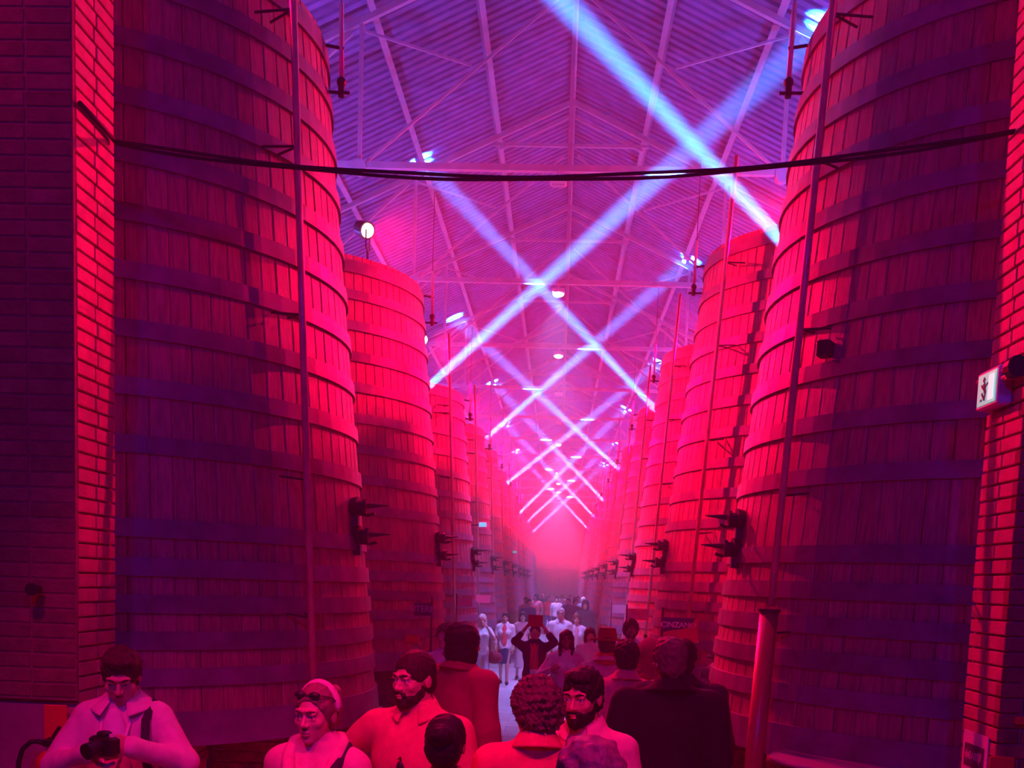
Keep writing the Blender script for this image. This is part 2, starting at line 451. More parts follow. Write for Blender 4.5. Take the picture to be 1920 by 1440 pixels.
        if k<2:
            if sx<0: spots=[(24,1.35),(-14,1.72),(55,1.5),(85,1.4)]
            else: spots=[(-14,1.74),(2,1.22),(33,1.18),(85,1.5)]
            bm_=MB().bbox((0,0,0),(.222,.113,.064),.005).mesh('brick',M['brick'])
            for ph,r in spots:
                c=pol(sx,ph,r,0)
                pr=empty('pier',c,0,pl)
                core=MB().box((0,0,(ZB-.03)/2),(.45,.33,ZB-.03)).build('mortar_core',M['mortar'],pr)
                nc=15
                for j in range(nc):
                    z=.012+j*.0735+.032
                    for ix,iy,rt_ in (((-.115,-.12,0),(.12,-.12,0),(-.18,.06,1),(.18,.06,1)) if j%2 else ((-.175,-.06,1),(.0,-.12,0),(.175,-.06,1),(0,.12,0))):
                        link_mesh('brick',bm_,pr,(ix*1.0,iy,z),(0,0,pi/2 if rt_ else 0))
                MB().bbox((0,0,ZB-.014),(.5,.38,.028),.004).build('cap_slab',M['slab'],pr)
        else:
            for ph in(20,-14,60):
                c=pol(sx,ph,1.6,0); b=MB()
                for j in range(15): b.box(c+Vector((0,0,.045+j*.0735)),(.48,.36,.064) )
                b.box(c+Vector((0,0,ZB/2)),(.46,.34,ZB-.01))
                b.build('pier',M['brick'],pl)

# something like a spare screw jack among the right-hand piers
jk=tag(empty('screw_jack',(1.72,6.52,0)),'small screw jack with a flat pale head behind the round high table','jack')
MB().lathe([(.10,0),(.10,.03),(.05,.06),(.04,.9),(.03,.92)],(0,0,0),14).build('stand',M['steel_dark'],jk)
MB().bbox((0,0,1.27),(.13,.11,.02),.004).build('head_plate',M['white'],jk)
MB().cyl((0,0,.9),(0,0,1.26),.022,n=10).build('screw',M['steel_dark'],jk)
MB().bbox((0,0,1.14),(.07,.07,.09),.01).build('collar',M['copper'],jk)
# ------------------------------------------------------------------ lamps of the hall, and added fill lights
def spot(name, loc, target, power, col, ang, blend=.3, radius=.05, parent=None):
    d=bpy.data.lights.new(name,'SPOT'); d.energy=power; d.color=col; d.spot_size=R(ang); d.spot_blend=blend; d.shadow_soft_size=radius
    o=bpy.data.objects.new(name,d); COL.objects.link(o)
    loc=Vector(loc); q=(Vector(target)-loc).to_track_quat('-Z','Y')
    if parent: o.parent=parent; o.location=loc-Vector(parent.location); o.rotation_euler=q.to_euler()
    else: o.location=loc; o.rotation_euler=q.to_euler()
    return o
# moving-head beam lights on the sides of the vats, throwing up across the hall under each truss
HIT=[-.72,1.24,-.55,.57,-.9,.85,-.62,.65,-.6,.6,-.6,.6]
SRZ=[4.73,4.38,4.92,5.06,4.95,5.05,4.85,4.65,4.9,4.9,4.8,4.8]
for t in range(12):
    Y=TR0+t*PITCH-.02; sx=1 if t%2==0 else -1
    src=Vector((sx*2.05,Y,SRZ[t])); hit=Vector((HIT[t],Y,ZT)); d=(hit-src).normalized()
    k=t
    L=tag(empty('moving_head_light',src),'black moving-head beam light on the %s %s-hand vat, aimed up at the roof'%(ORD[k],SIDE[sx]),'stage light','beam lights on the vats')
    rot=d.to_track_quat('Z','Y')
    MB().cyl(-d*.22,-d*.03,.055,.075,n=14).build('head',M['black'],L)
    MB().cyl(-d*.03,-d*.02,.066,n=14).build('lens',M['lens_blue'],L)
    u=Vector((0,1,0)); b=MB()
    for s in(-1,1): b.beam(-d*.14+u*s*.09,-d*.14+u*s*.09+Vector((sx*.02,0,-.16)),.02,.03,up=u)
    b.box(-d*.14+Vector((sx*.02,0,-.17)),(.05,.2,.025)).build('yoke',M['black'],L)
    vc=Vector((sx*VXS[sx],VY0+k*PITCH,src.z-.3)); dirv=(vc-src); dirv.z=0; gap=dirv.length-Rv(src.z); dirv.normalize()
    pb=-d*.14+Vector((sx*.02,0,-.2))
    MB().box(pb+Vector((0,0,-.04)),(.14,.16,.1)).build('base',M['black'],L)
    MB().beam(pb+Vector((0,0,-.09)),pb+Vector((0,0,-.09))+dirv*(gap-.04),.04,.03).build('bracket',M['iron'],L)
    spot('beam',src,hit,P_BEAM,BEAM,4.2,.8,.05,L)
# red floods standing on the vats
def flood(sx,k,x,z,target,power,ang):
    Y=VY0+k*PITCH; loc=Vector((sx*x,Y,z)); d=(Vector(target)-loc).normalized()
    L=tag(empty('flood_light',loc),'round flood light glowing red on top of the %s %s-hand vat'%(ORD[k],SIDE[sx]),'stage light','red floods on the vats')
    MB().lathe([(.05,-.2),(.085,-.16),(.095,0),(.102,.012),(.085,.012),(.085,-.01)],-d*.02,16,d.to_track_quat('Z','Y')).build('can',M['black'],L)
    MB().sphere(-d*.02,.080,14,8,(1,1,1)).build('lens',M['lens_red'],L,smooth=True)
    zt=TOPS[sx][k]; b=MB()
    b.cyl((0,0,zt-z),(0,0,-.24),.014,n=8).cyl((0,0,zt+.003-z),(0,0,zt+.02-z),.11,n=12)
    for s in(-1,1): b.tube([(0,0,-.24),(.0,s*.11,-.2),(0,s*.115,-.02)],.009,6)
    b.build('stand',M['iron'],L)
    spot('red_flood',loc+d*.09,target,power,RED,ang,.6,.05,L)
for k in range(1,NV):
    for sx in(-1,1):
        x=2.32 if sx<0 else 2.72
        flood(sx,k,x,(6.18,6.08)[min(k-1,1)] if sx<0 and k<3 else TOPS[sx][k]+.6,(-sx*1.9,VY0+(k-1)*PITCH+(1.2 if k==1 else 2.2),3.9),P_RED*(1.0 if k==1 else .85),84 if k==1 else 96)
for sx in(-1,1): spot('end_fill',(sx*2.4,VY0+12*PITCH+1.2,6.3),(-sx*.6,YE,4.6),P_RED*.8,RED,75,.7,.08)  # red spots added to brighten the end wall, no fixture
for sx in(-1,1): flood(sx,0,2.7,6.62,(-sx*2.1,4.9,2.6),P_RED*(.15 if sx>0 else .07),40)
# unseen blue lamps added on the lids for fill, facing the roof
for k in range(NV):
    for sx in(-1,1):
        zt=TOPS[sx][k]; loc=(sx*3.5,VY0+k*PITCH+.3,zt+.125)
        L=tag(empty('fill_uplight',loc),'unseen blue fill light added on the lid of the %s %s-hand vat, facing the roof'%(ORD[k],SIDE[sx]),'stage light','added blue fill lights on the vat lids')
        MB().bbox((0,0,-.06),(.5,.16,.10),.012).build('housing',M['black'],L); MB().box((0,0,-.007),(.44,.11,.006)).build('lens',M['lens_blue'],L)
        spot('wash',(loc[0],loc[1],zt+.15),(loc[0]-sx*.5,loc[1],zt+2),P_FILL*(1.0 if k<7 else 1.8),(.16,.10,1.0),150,.7,.08,L)
# camera side of the opening: two red floods high overhead
spot('front_flood',(.5,1.5,5.5),(.1,4.0,1.3),P_FRONT*.8,RED_F,52,.9,.12)
for sx in(-1,1): spot('front_fill',(sx*3.7,3.6,6.6),(sx*3.1,4.98,3.0),P_FRONT*.13,RED,75,.7,.1)  # added red spots that lift the front wall out of black
spot('front_flood',(-1.8,1.7,5.5),(-1.2,4.4,1.2),P_FRONT*.7,RED_F,46,.9,.12)
spot('aisle_fill',(0,TR0-.1,ZT-.1),(.1,6.5,1.5),P_RED*.28,RED_F,46,.9,.1)  # added red spot that lights heads and backs in the aisle
for sx in(-1,1): spot('blue_fill',(sx*1.3,-1.5,5.4),(sx*.6,8,3.4),P_BLUE,(.03,.02,1.0),80,.6,.2)  # blue fill added for the camera-facing sides of the vats
# lit and unlit boxes hanging under the tie beams
for t in range(1,12):
    on=t in(2,3,6,9,10)
    L=tag(empty('pendant_light',(-.13,TR0+t*PITCH,ZT-.04)),('lit' if on else 'unlit')+' white lamp box hanging under the middle of the %s roof truss'%ORD[t],'lamp','lamp boxes under the trusses')
    MB().cyl((0,0,-.0),(0,0,-.07),.012,n=8).build('hanger',M['white'],L)
    MB().bbox((0,0,-.115),(.22,.14,.09),.015).build('housing',M['white'],L)
    if on:
        MB().sphere((0,0,-.165),.10,16,8,(1,.8,.5)).build('diffuser',M['lens_white'],L,smooth=True)
        spot('pendant',(-.13,TR0+t*PITCH,ZT-.28),(-.13,TR0+t*PITCH,0),P_PEND*(1.0 if t<5 else 1.9),(.30,.28,1.0),78,.8,.08,L)
    else: MB().bbox((0,0,-.165),(.17,.10,.02),.006).build('diffuser',M['lens_off'],L)

# ------------------------------------------------------------------ signs, cable, wall fittings
def text(name,s,size,mat_,parent,loc,rot,ext=.002,bold=False):
    c=bpy.data.curves.new(name,'FONT'); c.body=s; c.size=size; c.extrude=ext; c.align_x='CENTER'; c.align_y='CENTER'
    if bold: c.offset=size*.02
    c.materials.append(mat_); t_=bpy.data.objects.new(name,c); COL.objects.link(t_)
    me=bpy.data.meshes.new_from_object(t_.evaluated_get(bpy.context.evaluated_depsgraph_get())); bpy.data.objects.remove(t_)
    o=bpy.data.objects.new(name,me); COL.objects.link(o); o.parent=parent; o.location=loc; o.rotation_euler=rot
    return o
M['navy']=mat('sign_navy',(.03,.02,.16),.5); M['sign_red']=mat('sign_red_paint',(.60,.05,.12),.5); M['sign_pale']=mat('sign_pale',(.62,.36,.52),.7)
M['sign_purple']=mat('sign_dark',(.08,.03,.10),.5); M['sign_pink']=mat('sign_pink',(.9,.12,.30),.5); M['letter']=mat('letters',(.95,.85,.95),.5); M['letter_dim']=mat('letters_dim',(.42,.36,.52),.5)
def flag(label,x0,y0,x1,y1,Y,mat_,pole_right,pole=True,letters=None,lm=None,tail=False,stripes=False,pole_bottom=None):
    a=at(x0,y0,Y); b=at(x1,y1,Y); w=b.x-a.x; h=a.z-b.z
    s=tag(empty('hanging_sign',((a.x+b.x)/2,Y,b.z)),label,'sign')
    pts=[(-w/2,0),(w/2,0),(w/2,h),(-w/2,h)]
    if tail: pts=[(-w/2,0),(w/2,0),(w/2-w*.12,h/2),(w/2,h),(-w/2,h)]
    n=len(pts); P=[(p[0],-.008,p[1]) for p in pts]+[(p[0],.008,p[1]) for p in pts]
    MB().add(P,[tuple(range(n)),tuple(range(2*n-1,n-1,-1))]+[(i,n+i,n+(i+1)%n,(i+1)%n) for i in range(n)]).build('panel',mat_,s)
    if stripes:
        for zz in(h*.10,h*.90): MB().box((-w*.03,-.011,zz),(w*.86,.006,h*.12)).build('stripe',M['sign_red'],s)
    if letters: text('lettering',letters,h*(.62 if not stripes else .5),lm,s,(-w*.02,-.012,h*.5),(pi/2,0,0),.003,True)
    if pole:
        xp=w/2+.012 if pole_right else -w/2-.012
        zb=-b.z+.0 if pole_bottom is None else pole_bottom
        MB().cyl((xp,0,zb),(xp,0,h+.06),.011,n=8).build('pole',M['steel_dark'],s)
    return s
flag('dark sign board on a thin pole reading UTERE, by the second left-hand vat',777,1129,807,1155,10.1,M['sign_purple'],True,letters='UTERE',lm=M['letter_dim'])
flag('pale lavender sign board on a pole between left-hand vats',858,1121,885,1137,15.0,M['sign_pale'],False)
flag('plain pink-red sign board on a pole, farther along the left-hand vats',888,1115,919,1131,20.0,M['sign_pink'],False)
flag('pale sign board on a pole far along the right-hand vats',1148,1134,1176,1150,20.0,M['sign_pale'],False)
flag('pale swallow-tailed pennant sign with red stripes reading STEEK',1177,1141,1217,1163,15.0,M['sign_pale'],False,letters='STEEK',lm=M['sign_red'],tail=True,stripes=True)
cz=tag(empty('hanging_sign',at(1243,1203,10.3)),'CINZANO sign on a pole, navy over red, by the second right-hand vat','sign')
a=at(1243,1155,10.3); b=at(1303,1203,10.3); w=b.x-a.x; h=a.z-b.z
def plate(pts,mat_,nm,yy):
    n=len(pts); P=[(p[0]*w,yy-.006,p[1]*h) for p in pts]+[(p[0]*w,yy+.006,p[1]*h) for p in pts]
    return MB().add(P,[tuple(range(n)),tuple(range(2*n-1,n-1,-1))]+[(i,n+i,n+(i+1)%n,(i+1)%n) for i in range(n)]).build(nm,mat_,cz)
cv=[(0,.38),(.12,.44),(.3,.5),(.5,.52),(.7,.6),(.86,.8),(.95,1.0)]
plate([(0,1.0)]+cv,M['navy'],'upper_field',0)
plate([(0,0),(1.08,0),(1.02,.5),(1.05,1.0)]+cv[::-1],M['sign_red'],'lower_field',0)
text('lettering','CINZANO',h*.31,M['letter'],cz,(w*.44,-.012,h*.70),(pi/2,0,0),.004,True)
MB().cyl((-.014,0,-cz.location.z),(-.014,0,h+.1),.013,n=8).build('pole',M['steel_dark'],cz)

# power cable slung across the opening
A=Vector((XL+.02,5.36,at(205,264,5.36).z)); B=Vector((XR-.0,5.33,at(1893,243,5.33).z)); mid=at(960,330,5.35)
cb=tag(empty('power_cable',A),'black double power cable sagging across the brick opening','cable')
for q in(0,1):
    pts=[]
    for i in range(33):
        u=i/32; p=A.lerp(B,u); sag=(A.z+B.z)/2-mid.z
        p.z-=sag*4*u*(1-u); p+=Vector((0,.012*q,-.012*q+.004*math.sin(u*24+q*2.5))); pts.append(p-A)
    MB().tube(pts,.0085,7).build('strand',M['cable'],cb,smooth=True)
MB().tube([(-.0,-.38,.015),(-.0,-.12,.01),(0,0,0)],.012,7).build('strand',M['cable'],cb,smooth=True)

def face_rot(sx): return (pi/2,0,-sx*pi/2 if False else (pi/2 if sx<0 else -pi/2))
# exit sign and tube light on the right reveal
es=tag(empty('exit_sign',(XR,5.24,3.17)),'lit green running-man exit sign on the right-hand brick reveal','sign')
M['exit']=mat('exit_face',(.3,.9,.85),.4,emit=((.05,.80,.72),.55)); M['exit_w']=mat('exit_white',(1,1,1),.4,emit=((.5,1,1),.75)); M['exit_d']=mat('exit_figure',(.0,.12,.14),.5)
MB().bbox((-.035,0,0),(.07,.25,.19),.01).build('case',M['white'],es)
MB().box((-.072,0,.0),(.004,.21,.15)).build('face',M['exit'],es)
def ex(y,z,w_,h_,m_,nm,a=0): MB().box((-.0755,y,z),(.003,w_,h_),Matrix.Rotation(a,3,'X')).build(nm,m_,es)
ex(-.055,0,.06,.12,M['exit_w'],'door_symbol')
fg=MB()
for y,z,w_,h_,a in((.02,.006,.022,.05,-.35),(.03,.045,.022,.022,.6),(.045,.012,.035,.010,.7),(.0,.016,.035,.010,-.5),(.035,-.032,.042,.012,.8),(.012,-.034,.014,.045,.3),(.055,-.05,.02,.010,0)):
    fg.box((-.076,y,z),(.003,w_,h_),Matrix.Rotation(a,3,'X'))
fg.build('figure',M['exit_d'],es)
tl=tag(empty('wall_rail',(XR-.05,5.2,at(1870,702,5.2).z)),'short metal rail of two rods clamped above the exit sign','rail')
MB().cyl((0,-.22,0),(0,.21,0),.014,n=10).build('rod',M['copper'],tl); MB().cyl((0,-.18,-.035),(0,.02,-.035),.012,n=10).build('rod',M['copper'],tl)
for yy in(-.14,.05): MB().box((.02,yy,-.015),(.06,.02,.07)).build('clamp',M['copper'],tl)
MB().cyl((-.0,-.25,-.01),(-.0,-.19,-.01),.05,n=12).build('end_cap',M['iron'],tl)
for (px,py,Y,n_) in((905,984,20.2,'fourth'),(965,1035,35.5,'seventh')):
    p=at(px,py,Y); e=tag(empty('exit_sign',p),'tiny lit green exit sign out in the haze beside the %s left-hand vat'%('third' if n_=='fourth' else 'sixth'),'sign')
    MB().bbox((0,0,0),(.16,.04,.10),.008).build('case',M['white'],e); MB().box((0,-.022,0),(.13,.004,.075)).build('face',M['exit'],e)
    kv=int((Y-VY0)/PITCH)+1; vc=Vector((-VXS[-1],VY0+kv*PITCH,p.z)); dv=(p-vc); L_=dv.length; dv.normalize()
    MB().beam((0,.0,0),-dv*(L_-Rv(p.z)-.03),.03,.02).build('bracket',M['iron'],e)
# paper arrow sign: arrow, BAR, heart
bs=tag(empty('bar_sign',(XR-.006,5.2,at(1809,1418,5.2).z)),'paper sign with arrow, BAR and heart taped low on the right-hand reveal','sign')
MB().box((0,0,-.03),(.006,.30,.30)).build('sheet',M['paper'],bs); MB().box((-.005,0,0),(.004,.23,.115)).build('panel',M['sign_purple'],bs)
def poly(pts,nm):
    n=len(pts); P=[(-.009,-p[0],p[1]) for p in pts]+[(-.006,-p[0],p[1]) for p in pts]
    MB().add(P,[tuple(range(n)),tuple(range(2*n-1,n-1,-1))]+[(i,n+i,n+(i+1)%n,(i+1)%n) for i in range(n)]).build(nm,M['sign_pale'],bs)
poly([(-.105,0),(-.075,.035),(-.075,.014),(-.05,.014),(-.05,-.014),(-.075,-.014),(-.075,-.035)],'arrow')
text('lettering','BAR',.055,M['sign_pale'],bs,(-.0075,.005,0),(pi/2,0,-pi/2),.0015,True)
ht=[]
for i in range(24):
    q=2*pi*i/24; ht.append((.072+.026*math.sin(q)**3, .004+.0022*(13*math.cos(q)-5*math.cos(2*q)-2*math.cos(3*q)-math.cos(4*q))))
poly(ht,'heart')
# fire equipment
def placard(label,c,w_,h_):
    s=tag(empty('wall_placard',c),label,'sign'); MB().bbox((0,-.006,0),(w_,.012,h_),.003).build('board',M['red_panel'],s); return s
p=at(105,1357,4.94); placard('plain red fire-point placard on the wall behind the extinguisher',(p.x,4.945,p.z),.115,.19)
p=at(1879,1437,4.94); placard('plain red square placard low on the right-hand front wall',(p.x,4.955,p.z-.03),.115,.15)
p=at(1917,1352,4.94); placard('small red placard at the edge of the right-hand front wall',(p.x,4.955,p.z),.06,.035)
ec=at(101,1394,4.84)
ex_=tag(empty('fire_extinguisher',(ec.x,4.83,ec.z-.55)),'red fire extinguisher with black head and hose, hung on the left wall','extinguisher')
MB().lathe([(.0,-.0),(.075,.0),(.08,.02),(.08,.45),(.074,.485),(.05,.51),(.022,.52),(.022,.54),(.0,.54)],(0,0,0),28).build('cylinder',M['ext_red'],ex_,smooth=True)
hd=MB().bbox((0,0,.555),(.085,.05,.04),.008).cyl((-.035,0,.55),(-.075,0,.56),.014,n=8).build('valve_head',M['black'],ex_)
MB().beam((-.02,0,.575),(.085,0,.568),.022,.012).build('carry_handle',M['black'],ex_); MB().beam((-.0,0,.58),(.035,0,.635),.02,.012).build('squeeze_lever',M['black'],ex_)
pts=[(-.07,0,.56),(-.11,0,.555),(-.145,-.01,.52),(-.16,-.02,.46),(-.162,-.03,.36),(-.16,-.03,.2),(-.14,-.03,.08)]
MB().tube(pts,.012,8).build('hose',M['cable'],ex_,smooth=True)
b=MB(); 
for i in range(9):
    t0=-1.2+2.4*i/9; t1=-1.2+2.4*(i+1)/9; r_=.0812
    P=[(r_*math.sin(t),-r_*math.cos(t),z) for z in(.18,.36) for t in(t0,t1)]; b.add(P,[(0,1,3,2)])
b.build('instruction_label',M['paper'],ex_)
b=MB(); 
for i in range(5):
    t0=-.35+.9*i/5; t1=-.35+.9*(i+1)/5; r_=.0818
    P=[(r_*math.sin(t),-r_*math.cos(t),z) for z in(.29,.335) for t in(t0,t1)]; b.add(P,[(0,1,3,2)])
b.build('label_mark',M['black'],ex_)
MB().box((0,.09,.3),(.06,.02,.1)).build('wall_bracket',M['iron'],ex_)
# old iron pegs in the left face
p=at(70,1105,4.9); pg=tag(empty('wall_peg',(p.x,4.91,p.z)),'dark iron peg stub in the left brick face','peg'); MB().cyl((0,.0,0),(0,-.06,0),.022,n=10).cyl((0,-.06,0),(0,-.07,0),.032,n=10).build('stub',M['iron'],pg)
# round high table
hc=at(1568,1424,6.0)
ht_=tag(empty('high_table',(hc.x,6.0,0)),'round dark high table under the right-hand vat','table')
M['table']=mat('table_top',(.30,.22,.30),.35)
MB().lathe([(.0,hc.z-.03),(.34,hc.z-.03),(.375,hc.z-.02),(.38,hc.z-.008),(.375,hc.z),(.0,hc.z)],(0,0,0),48).build('table_top',M['table'],ht_)
MB().lathe([(.22,0),(.22,.02),(.06,.05),(.035,.1),(.035,hc.z-.12),(.10,hc.z-.03),(0,hc.z-.03)],(0,0,0),20).build('pedestal',M['steel_dark'],ht_,smooth=True)
# fittings on the floor at the foot of the left vats
for (px,py,Y,lb) in((668,1302,9.6,'dark floor valve with a short riser at the foot of the first left-hand vat'),(1338,1262,9.2,'dark floor valve at the foot of the first right-hand vat')):
    p=at(px,py,Y); f=tag(empty('floor_valve',(p.x,Y,0)),lb,'valve')
    MB().cyl((0,0,0),(0,0,p.z-.03),.03,n=10).build('riser',M['steel_dark'],f)
    MB().cyl((-.12,0,p.z),(.12,0,p.z),.05,n=12).sphere((0,0,p.z),.085,12,8).build('body',M['steel_dark'],f)
    MB().cyl((0,0,p.z+.05),(0,0,p.z+.14),.012,n=8).lathe([(.05,.13),(.07,.14),(.07,.15),(.05,.16)],(0,0,p.z),14,closed=True).build('hand_wheel',M['iron'],f)
# ------------------------------------------------------------------ people: one skin surface each, grown from a distance field
class Field:
    def __init__(s,xs,ys,zs):
        s.a=[np.asarray(q,np.float32) for q in(xs,ys,zs)]; s.D=np.full([len(q) for q in s.a],.5,np.float32)
    def _sub(s,c,r):
        sl=[]
        for q,cc in zip(s.a,c):
            i=max(0,int(np.searchsorted(q,cc-r))-1); j=min(len(q),int(np.searchsorted(q,cc+r))+1)
            if j-i<1: return None,None
            sl.append(slice(i,j))
        X,Y,Z=np.meshgrid(s.a[0][sl[0]],s.a[1][sl[1]],s.a[2][sl[2]],indexing='ij',sparse=False)
        return tuple(sl),(X,Y,Z)
    def _app(s,sl,d,k,op):
        D=s.D[sl]
        if op=='sub': d=-d; h=np.clip(.5-.5*(D-d)/max(k,1e-5),0,1); s.D[sl]=D+(d-D)*h+k*h*(1-h)
        elif op=='and': s.D[sl]=np.maximum(D,d)
        else: h=np.clip(.5+.5*(d-D)/max(k,1e-5),0,1); s.D[sl]=d+(D-d)*h-k*h*(1-h)
    def rc(s,a,b,ra,rb=None,k=.02,op='add',F=None):
        rb=ra if rb is None else rb
        a=np.array(a,float); b=np.array(b,float)
        if F is not None: a=F[0]@a+F[1]; b=F[0]@b+F[1]
        c=(a+b)/2; rad=np.linalg.norm(b-a)/2+max(ra,rb)+.05+k
        sl,P=s._sub(c,rad)
        if sl is None: return s
        ba=b-a; L=float(ba@ba)+1e-9
        px,py,pz=P[0]-a[0],P[1]-a[1],P[2]-a[2]
        t=np.clip((px*ba[0]+py*ba[1]+pz*ba[2])/L,0,1)
        d=np.sqrt((px-t*ba[0])**2+(py-t*ba[1])**2+(pz-t*ba[2])**2)-(ra+t*(rb-ra))
        s._app(sl,d.astype(np.float32),k,op); return s
    def ell(s,c,r,k=.02,op='add',F=None,rot=None):
        c=np.array(c,float); Rm=np.eye(3) if rot is None else rot
        if F is not None: c=F[0]@c+F[1]; Rm=F[0]@Rm
        r=np.array(r,float); sl,P=s._sub(c,r.max()+.05+k)
        if sl is None: return s
        x,y,z=P[0]-c[0],P[1]-c[1],P[2]-c[2]
        u=[Rm[0,i]*x+Rm[1,i]*y+Rm[2,i]*z for i in range(3)]
        k0=np.sqrt((u[0]/r[0])**2+(u[1]/r[1])**2+(u[2]/r[2])**2); k1=np.sqrt((u[0]/r[0]**2)**2+(u[1]/r[1]**2)**2+(u[2]/r[2]**2)**2)+1e-6
        s._app(sl,(k0*(k0-1)/k1).astype(np.float32),k,op); return s
    def torus(s,c,Rr,r,k=.01,tilt=0.0,op='add',sc=(1,1)):
        c=np.array(c,float); sl,P=s._sub(c,Rr*max(sc)+r+.05)
        if sl is None: return s
        x,y,z=P[0]-c[0],P[1]-c[1],P[2]-c[2]
        z2=z*math.cos(tilt)-y*math.sin(tilt); y2=y*math.cos(tilt)+z*math.sin(tilt)
        d=np.sqrt((np.sqrt((x/sc[0])**2+(y2/sc[1])**2)-Rr)**2+z2**2)-r
        s._app(sl,d.astype(np.float32),k,op); return s
    def plane(s,n,off,F=None):
        """keep the side where n.p < off"""
        n=np.array(n,float); o=np.zeros(3)
        if F is not None: o=F[1]; n=F[0]@n
        X,Y,Z=np.meshgrid(*s.a,indexing='ij'); d=(X-o[0])*n[0]+(Y-o[1])*n[1]+(Z-o[2])*n[2]-off
        s.D=np.maximum(s.D,d.astype(np.float32)); return s
    def wob(s,amp,fr,seed,band=.05):
        rg=np.random.RandomState(seed); X,Y,Z=np.meshgrid(*s.a,indexing='ij'); n=np.zeros_like(s.D)
        for i in range(7):
            kv=rg.normal(size=3); kv=kv/np.linalg.norm(kv)*fr*rg.uniform(.6,1.5); n+=np.sin(X*kv[0]+Y*kv[1]+Z*kv[2]+rg.uniform(0,6.28))
        s.D+=(amp*.45*n).astype(np.float32); return s
    def mesh(s):
        D=s.D; 
        D=np.pad(D,1,constant_values=.5); A=[np.concatenate(([2*q[0]-q[1]],q,[2*q[-1]-q[-2]])) for q in s.a]
        ins=D<0; nx,ny,nz=D.shape
        cnt=np.zeros((nx-1,ny-1,nz-1),np.int8)
        for i in(0,1):
            for j in(0,1):
                for k in(0,1): cnt+=ins[i:nx-1+i,j:ny-1+j,k:nz-1+k]
        m=(cnt>0)&(cnt<8); I,J,K=np.nonzero(m)
        if len(I)==0: return np.zeros((0,3)),np.zeros((0,4),int)
        acc=np.zeros((len(I),3)); num=np.zeros(len(I))
        cor=[(0,0,0),(1,0,0),(0,1,0),(1,1,0),(0,0,1),(1,0,1),(0,1,1),(1,1,1)]
        for a,b in((0,1),(2,3),(4,5),(6,7),(0,2),(1,3),(4,6),(5,7),(0,4),(1,5),(2,6),(3,7)):
            ca,cb=cor[a],cor[b]
            da=D[I+ca[0],J+ca[1],K+ca[2]]; db=D[I+cb[0],J+cb[1],K+cb[2]]
            x=(da<0)!=(db<0); t=np.where(x,da/(da-db+1e-12),0)
            for q,(IDX) in enumerate((I,J,K)):
                pa=A[q][IDX+ca[q]]; pb=A[q][IDX+cb[q]]; acc[:,q]+=np.where(x,pa+t*(pb-pa),0)
            num+=x
        V=acc/num[:,None]; vid=-np.ones(m.shape,int); vid[I,J,K]=np.arange(len(I))
        Fs=[]
        for ax in range(3):
            sl0=[slice(None)]*3; sl1=[slice(None)]*3; sl0[ax]=slice(0,-1); sl1[ax]=slice(1,None)
            e=ins[tuple(sl0)]!=ins[tuple(sl1)]; i0=ins[tuple(sl0)]
            P=np.argwhere(e); 
            o1,o2=(ax+1)%3,(ax+2)%3
            q=[]
            for d1,d2 in((-1,-1),(0,-1),(0,0),(-1,0)):
                Q=P.copy(); Q[:,o1]+=d1; Q[:,o2]+=d2; q.append(vid[Q[:,0],Q[:,1],Q[:,2]])
            q=np.stack(q,1); flip=~i0[P[:,0],P[:,1],P[:,2]]; q[flip]=q[flip][:,::-1]; Fs.append(q)
        return V,np.concatenate(Fs)
def np_mesh(name,V,F,mat_,smooth=True):
    me=bpy.data.meshes.new(name); n,f=len(V),len(F)
    me.vertices.add(n); me.vertices.foreach_set('co',np.asarray(V,np.float32).ravel())
    me.loops.add(4*f); me.loops.foreach_set('vertex_index',np.asarray(F,np.int32).ravel())
    me.polygons.add(f); me.polygons.foreach_set('loop_start',np.arange(0,4*f,4,dtype=np.int32)); 
    try: me.polygons.foreach_set('loop_total',np.full(f,4,np.int32))
    except Exception: pass
    me.polygons.foreach_set('use_smooth',np.ones(f,bool)); me.materials.append(mat_); me.update(calc_edges=True); me.validate(); return me
def axis(lo,hi,fine_lo,fine_hi,fine,coarse):
    out=[lo]
    while out[-1]<hi:
        x=out[-1]; out.append(x+(fine if fine_lo-1e-6<=x<fine_hi else min(coarse,max(fine,fine_lo-x)) if x<fine_lo else coarse))
    return out
HANDS={}
def hand_mesh(curl,step):
    """a right-handed palm at the origin, fingers along +x, palm facing -z, thumb at -y"""
    key=(round(curl,2),step)
    if key in HANDS: return HANDS[key]
    f=Field(np.arange(-.03,.22,step),np.arange(-.085,.075,step),np.arange(-.12,.05,step))
    f.rc((-.03,0,0),(.01,0,0),.026,.026,k=.01); f.ell((.045,.002,0),(.05,.041,.015),k=.012)
    for i,(y,L,r) in enumerate(((-.030,.070,.0085),(-.010,.080,.009),(.011,.074,.0085),(.030,.058,.0075))):
        p=np.array((.082-.006*abs(i-1),y,.0)); ang=curl*.5; q=p-np.array((.02,0,0)); f.rc(q,p,r*1.1,r,k=.004)
        for seg in(.45,.32,.26):
            d=np.array((math.cos(ang),0,-math.sin(ang))); n=p+d*L*seg; f.rc(p,n,r,r*.93,k=.002); p=n; ang+=curl*.75
    a=np.array((.018,-.030,-.004)); b=a+np.array((.034,-.028,-.012)); c=b+np.array((.026,-.006-.004,-.010-.012*curl)); d=c+np.array((.022,.004+.01*curl,-.008-.008*curl))
    f.rc(a,b,.014,.011,k=.006); f.rc(b,c,.011,.0095,k=.003); f.rc(c,d,.0095,.008,k=.003)
    HANDS[key]=f.mesh(); return HANDS[key]
SKIN={}
def skin_mat(c):
    if c not in SKIN: SKIN[c]=mat('skin_%d'%len(SKIN),c,.5,noise=(18,.10),bump=(180,.05))
    return SKIN[c]
CL={}
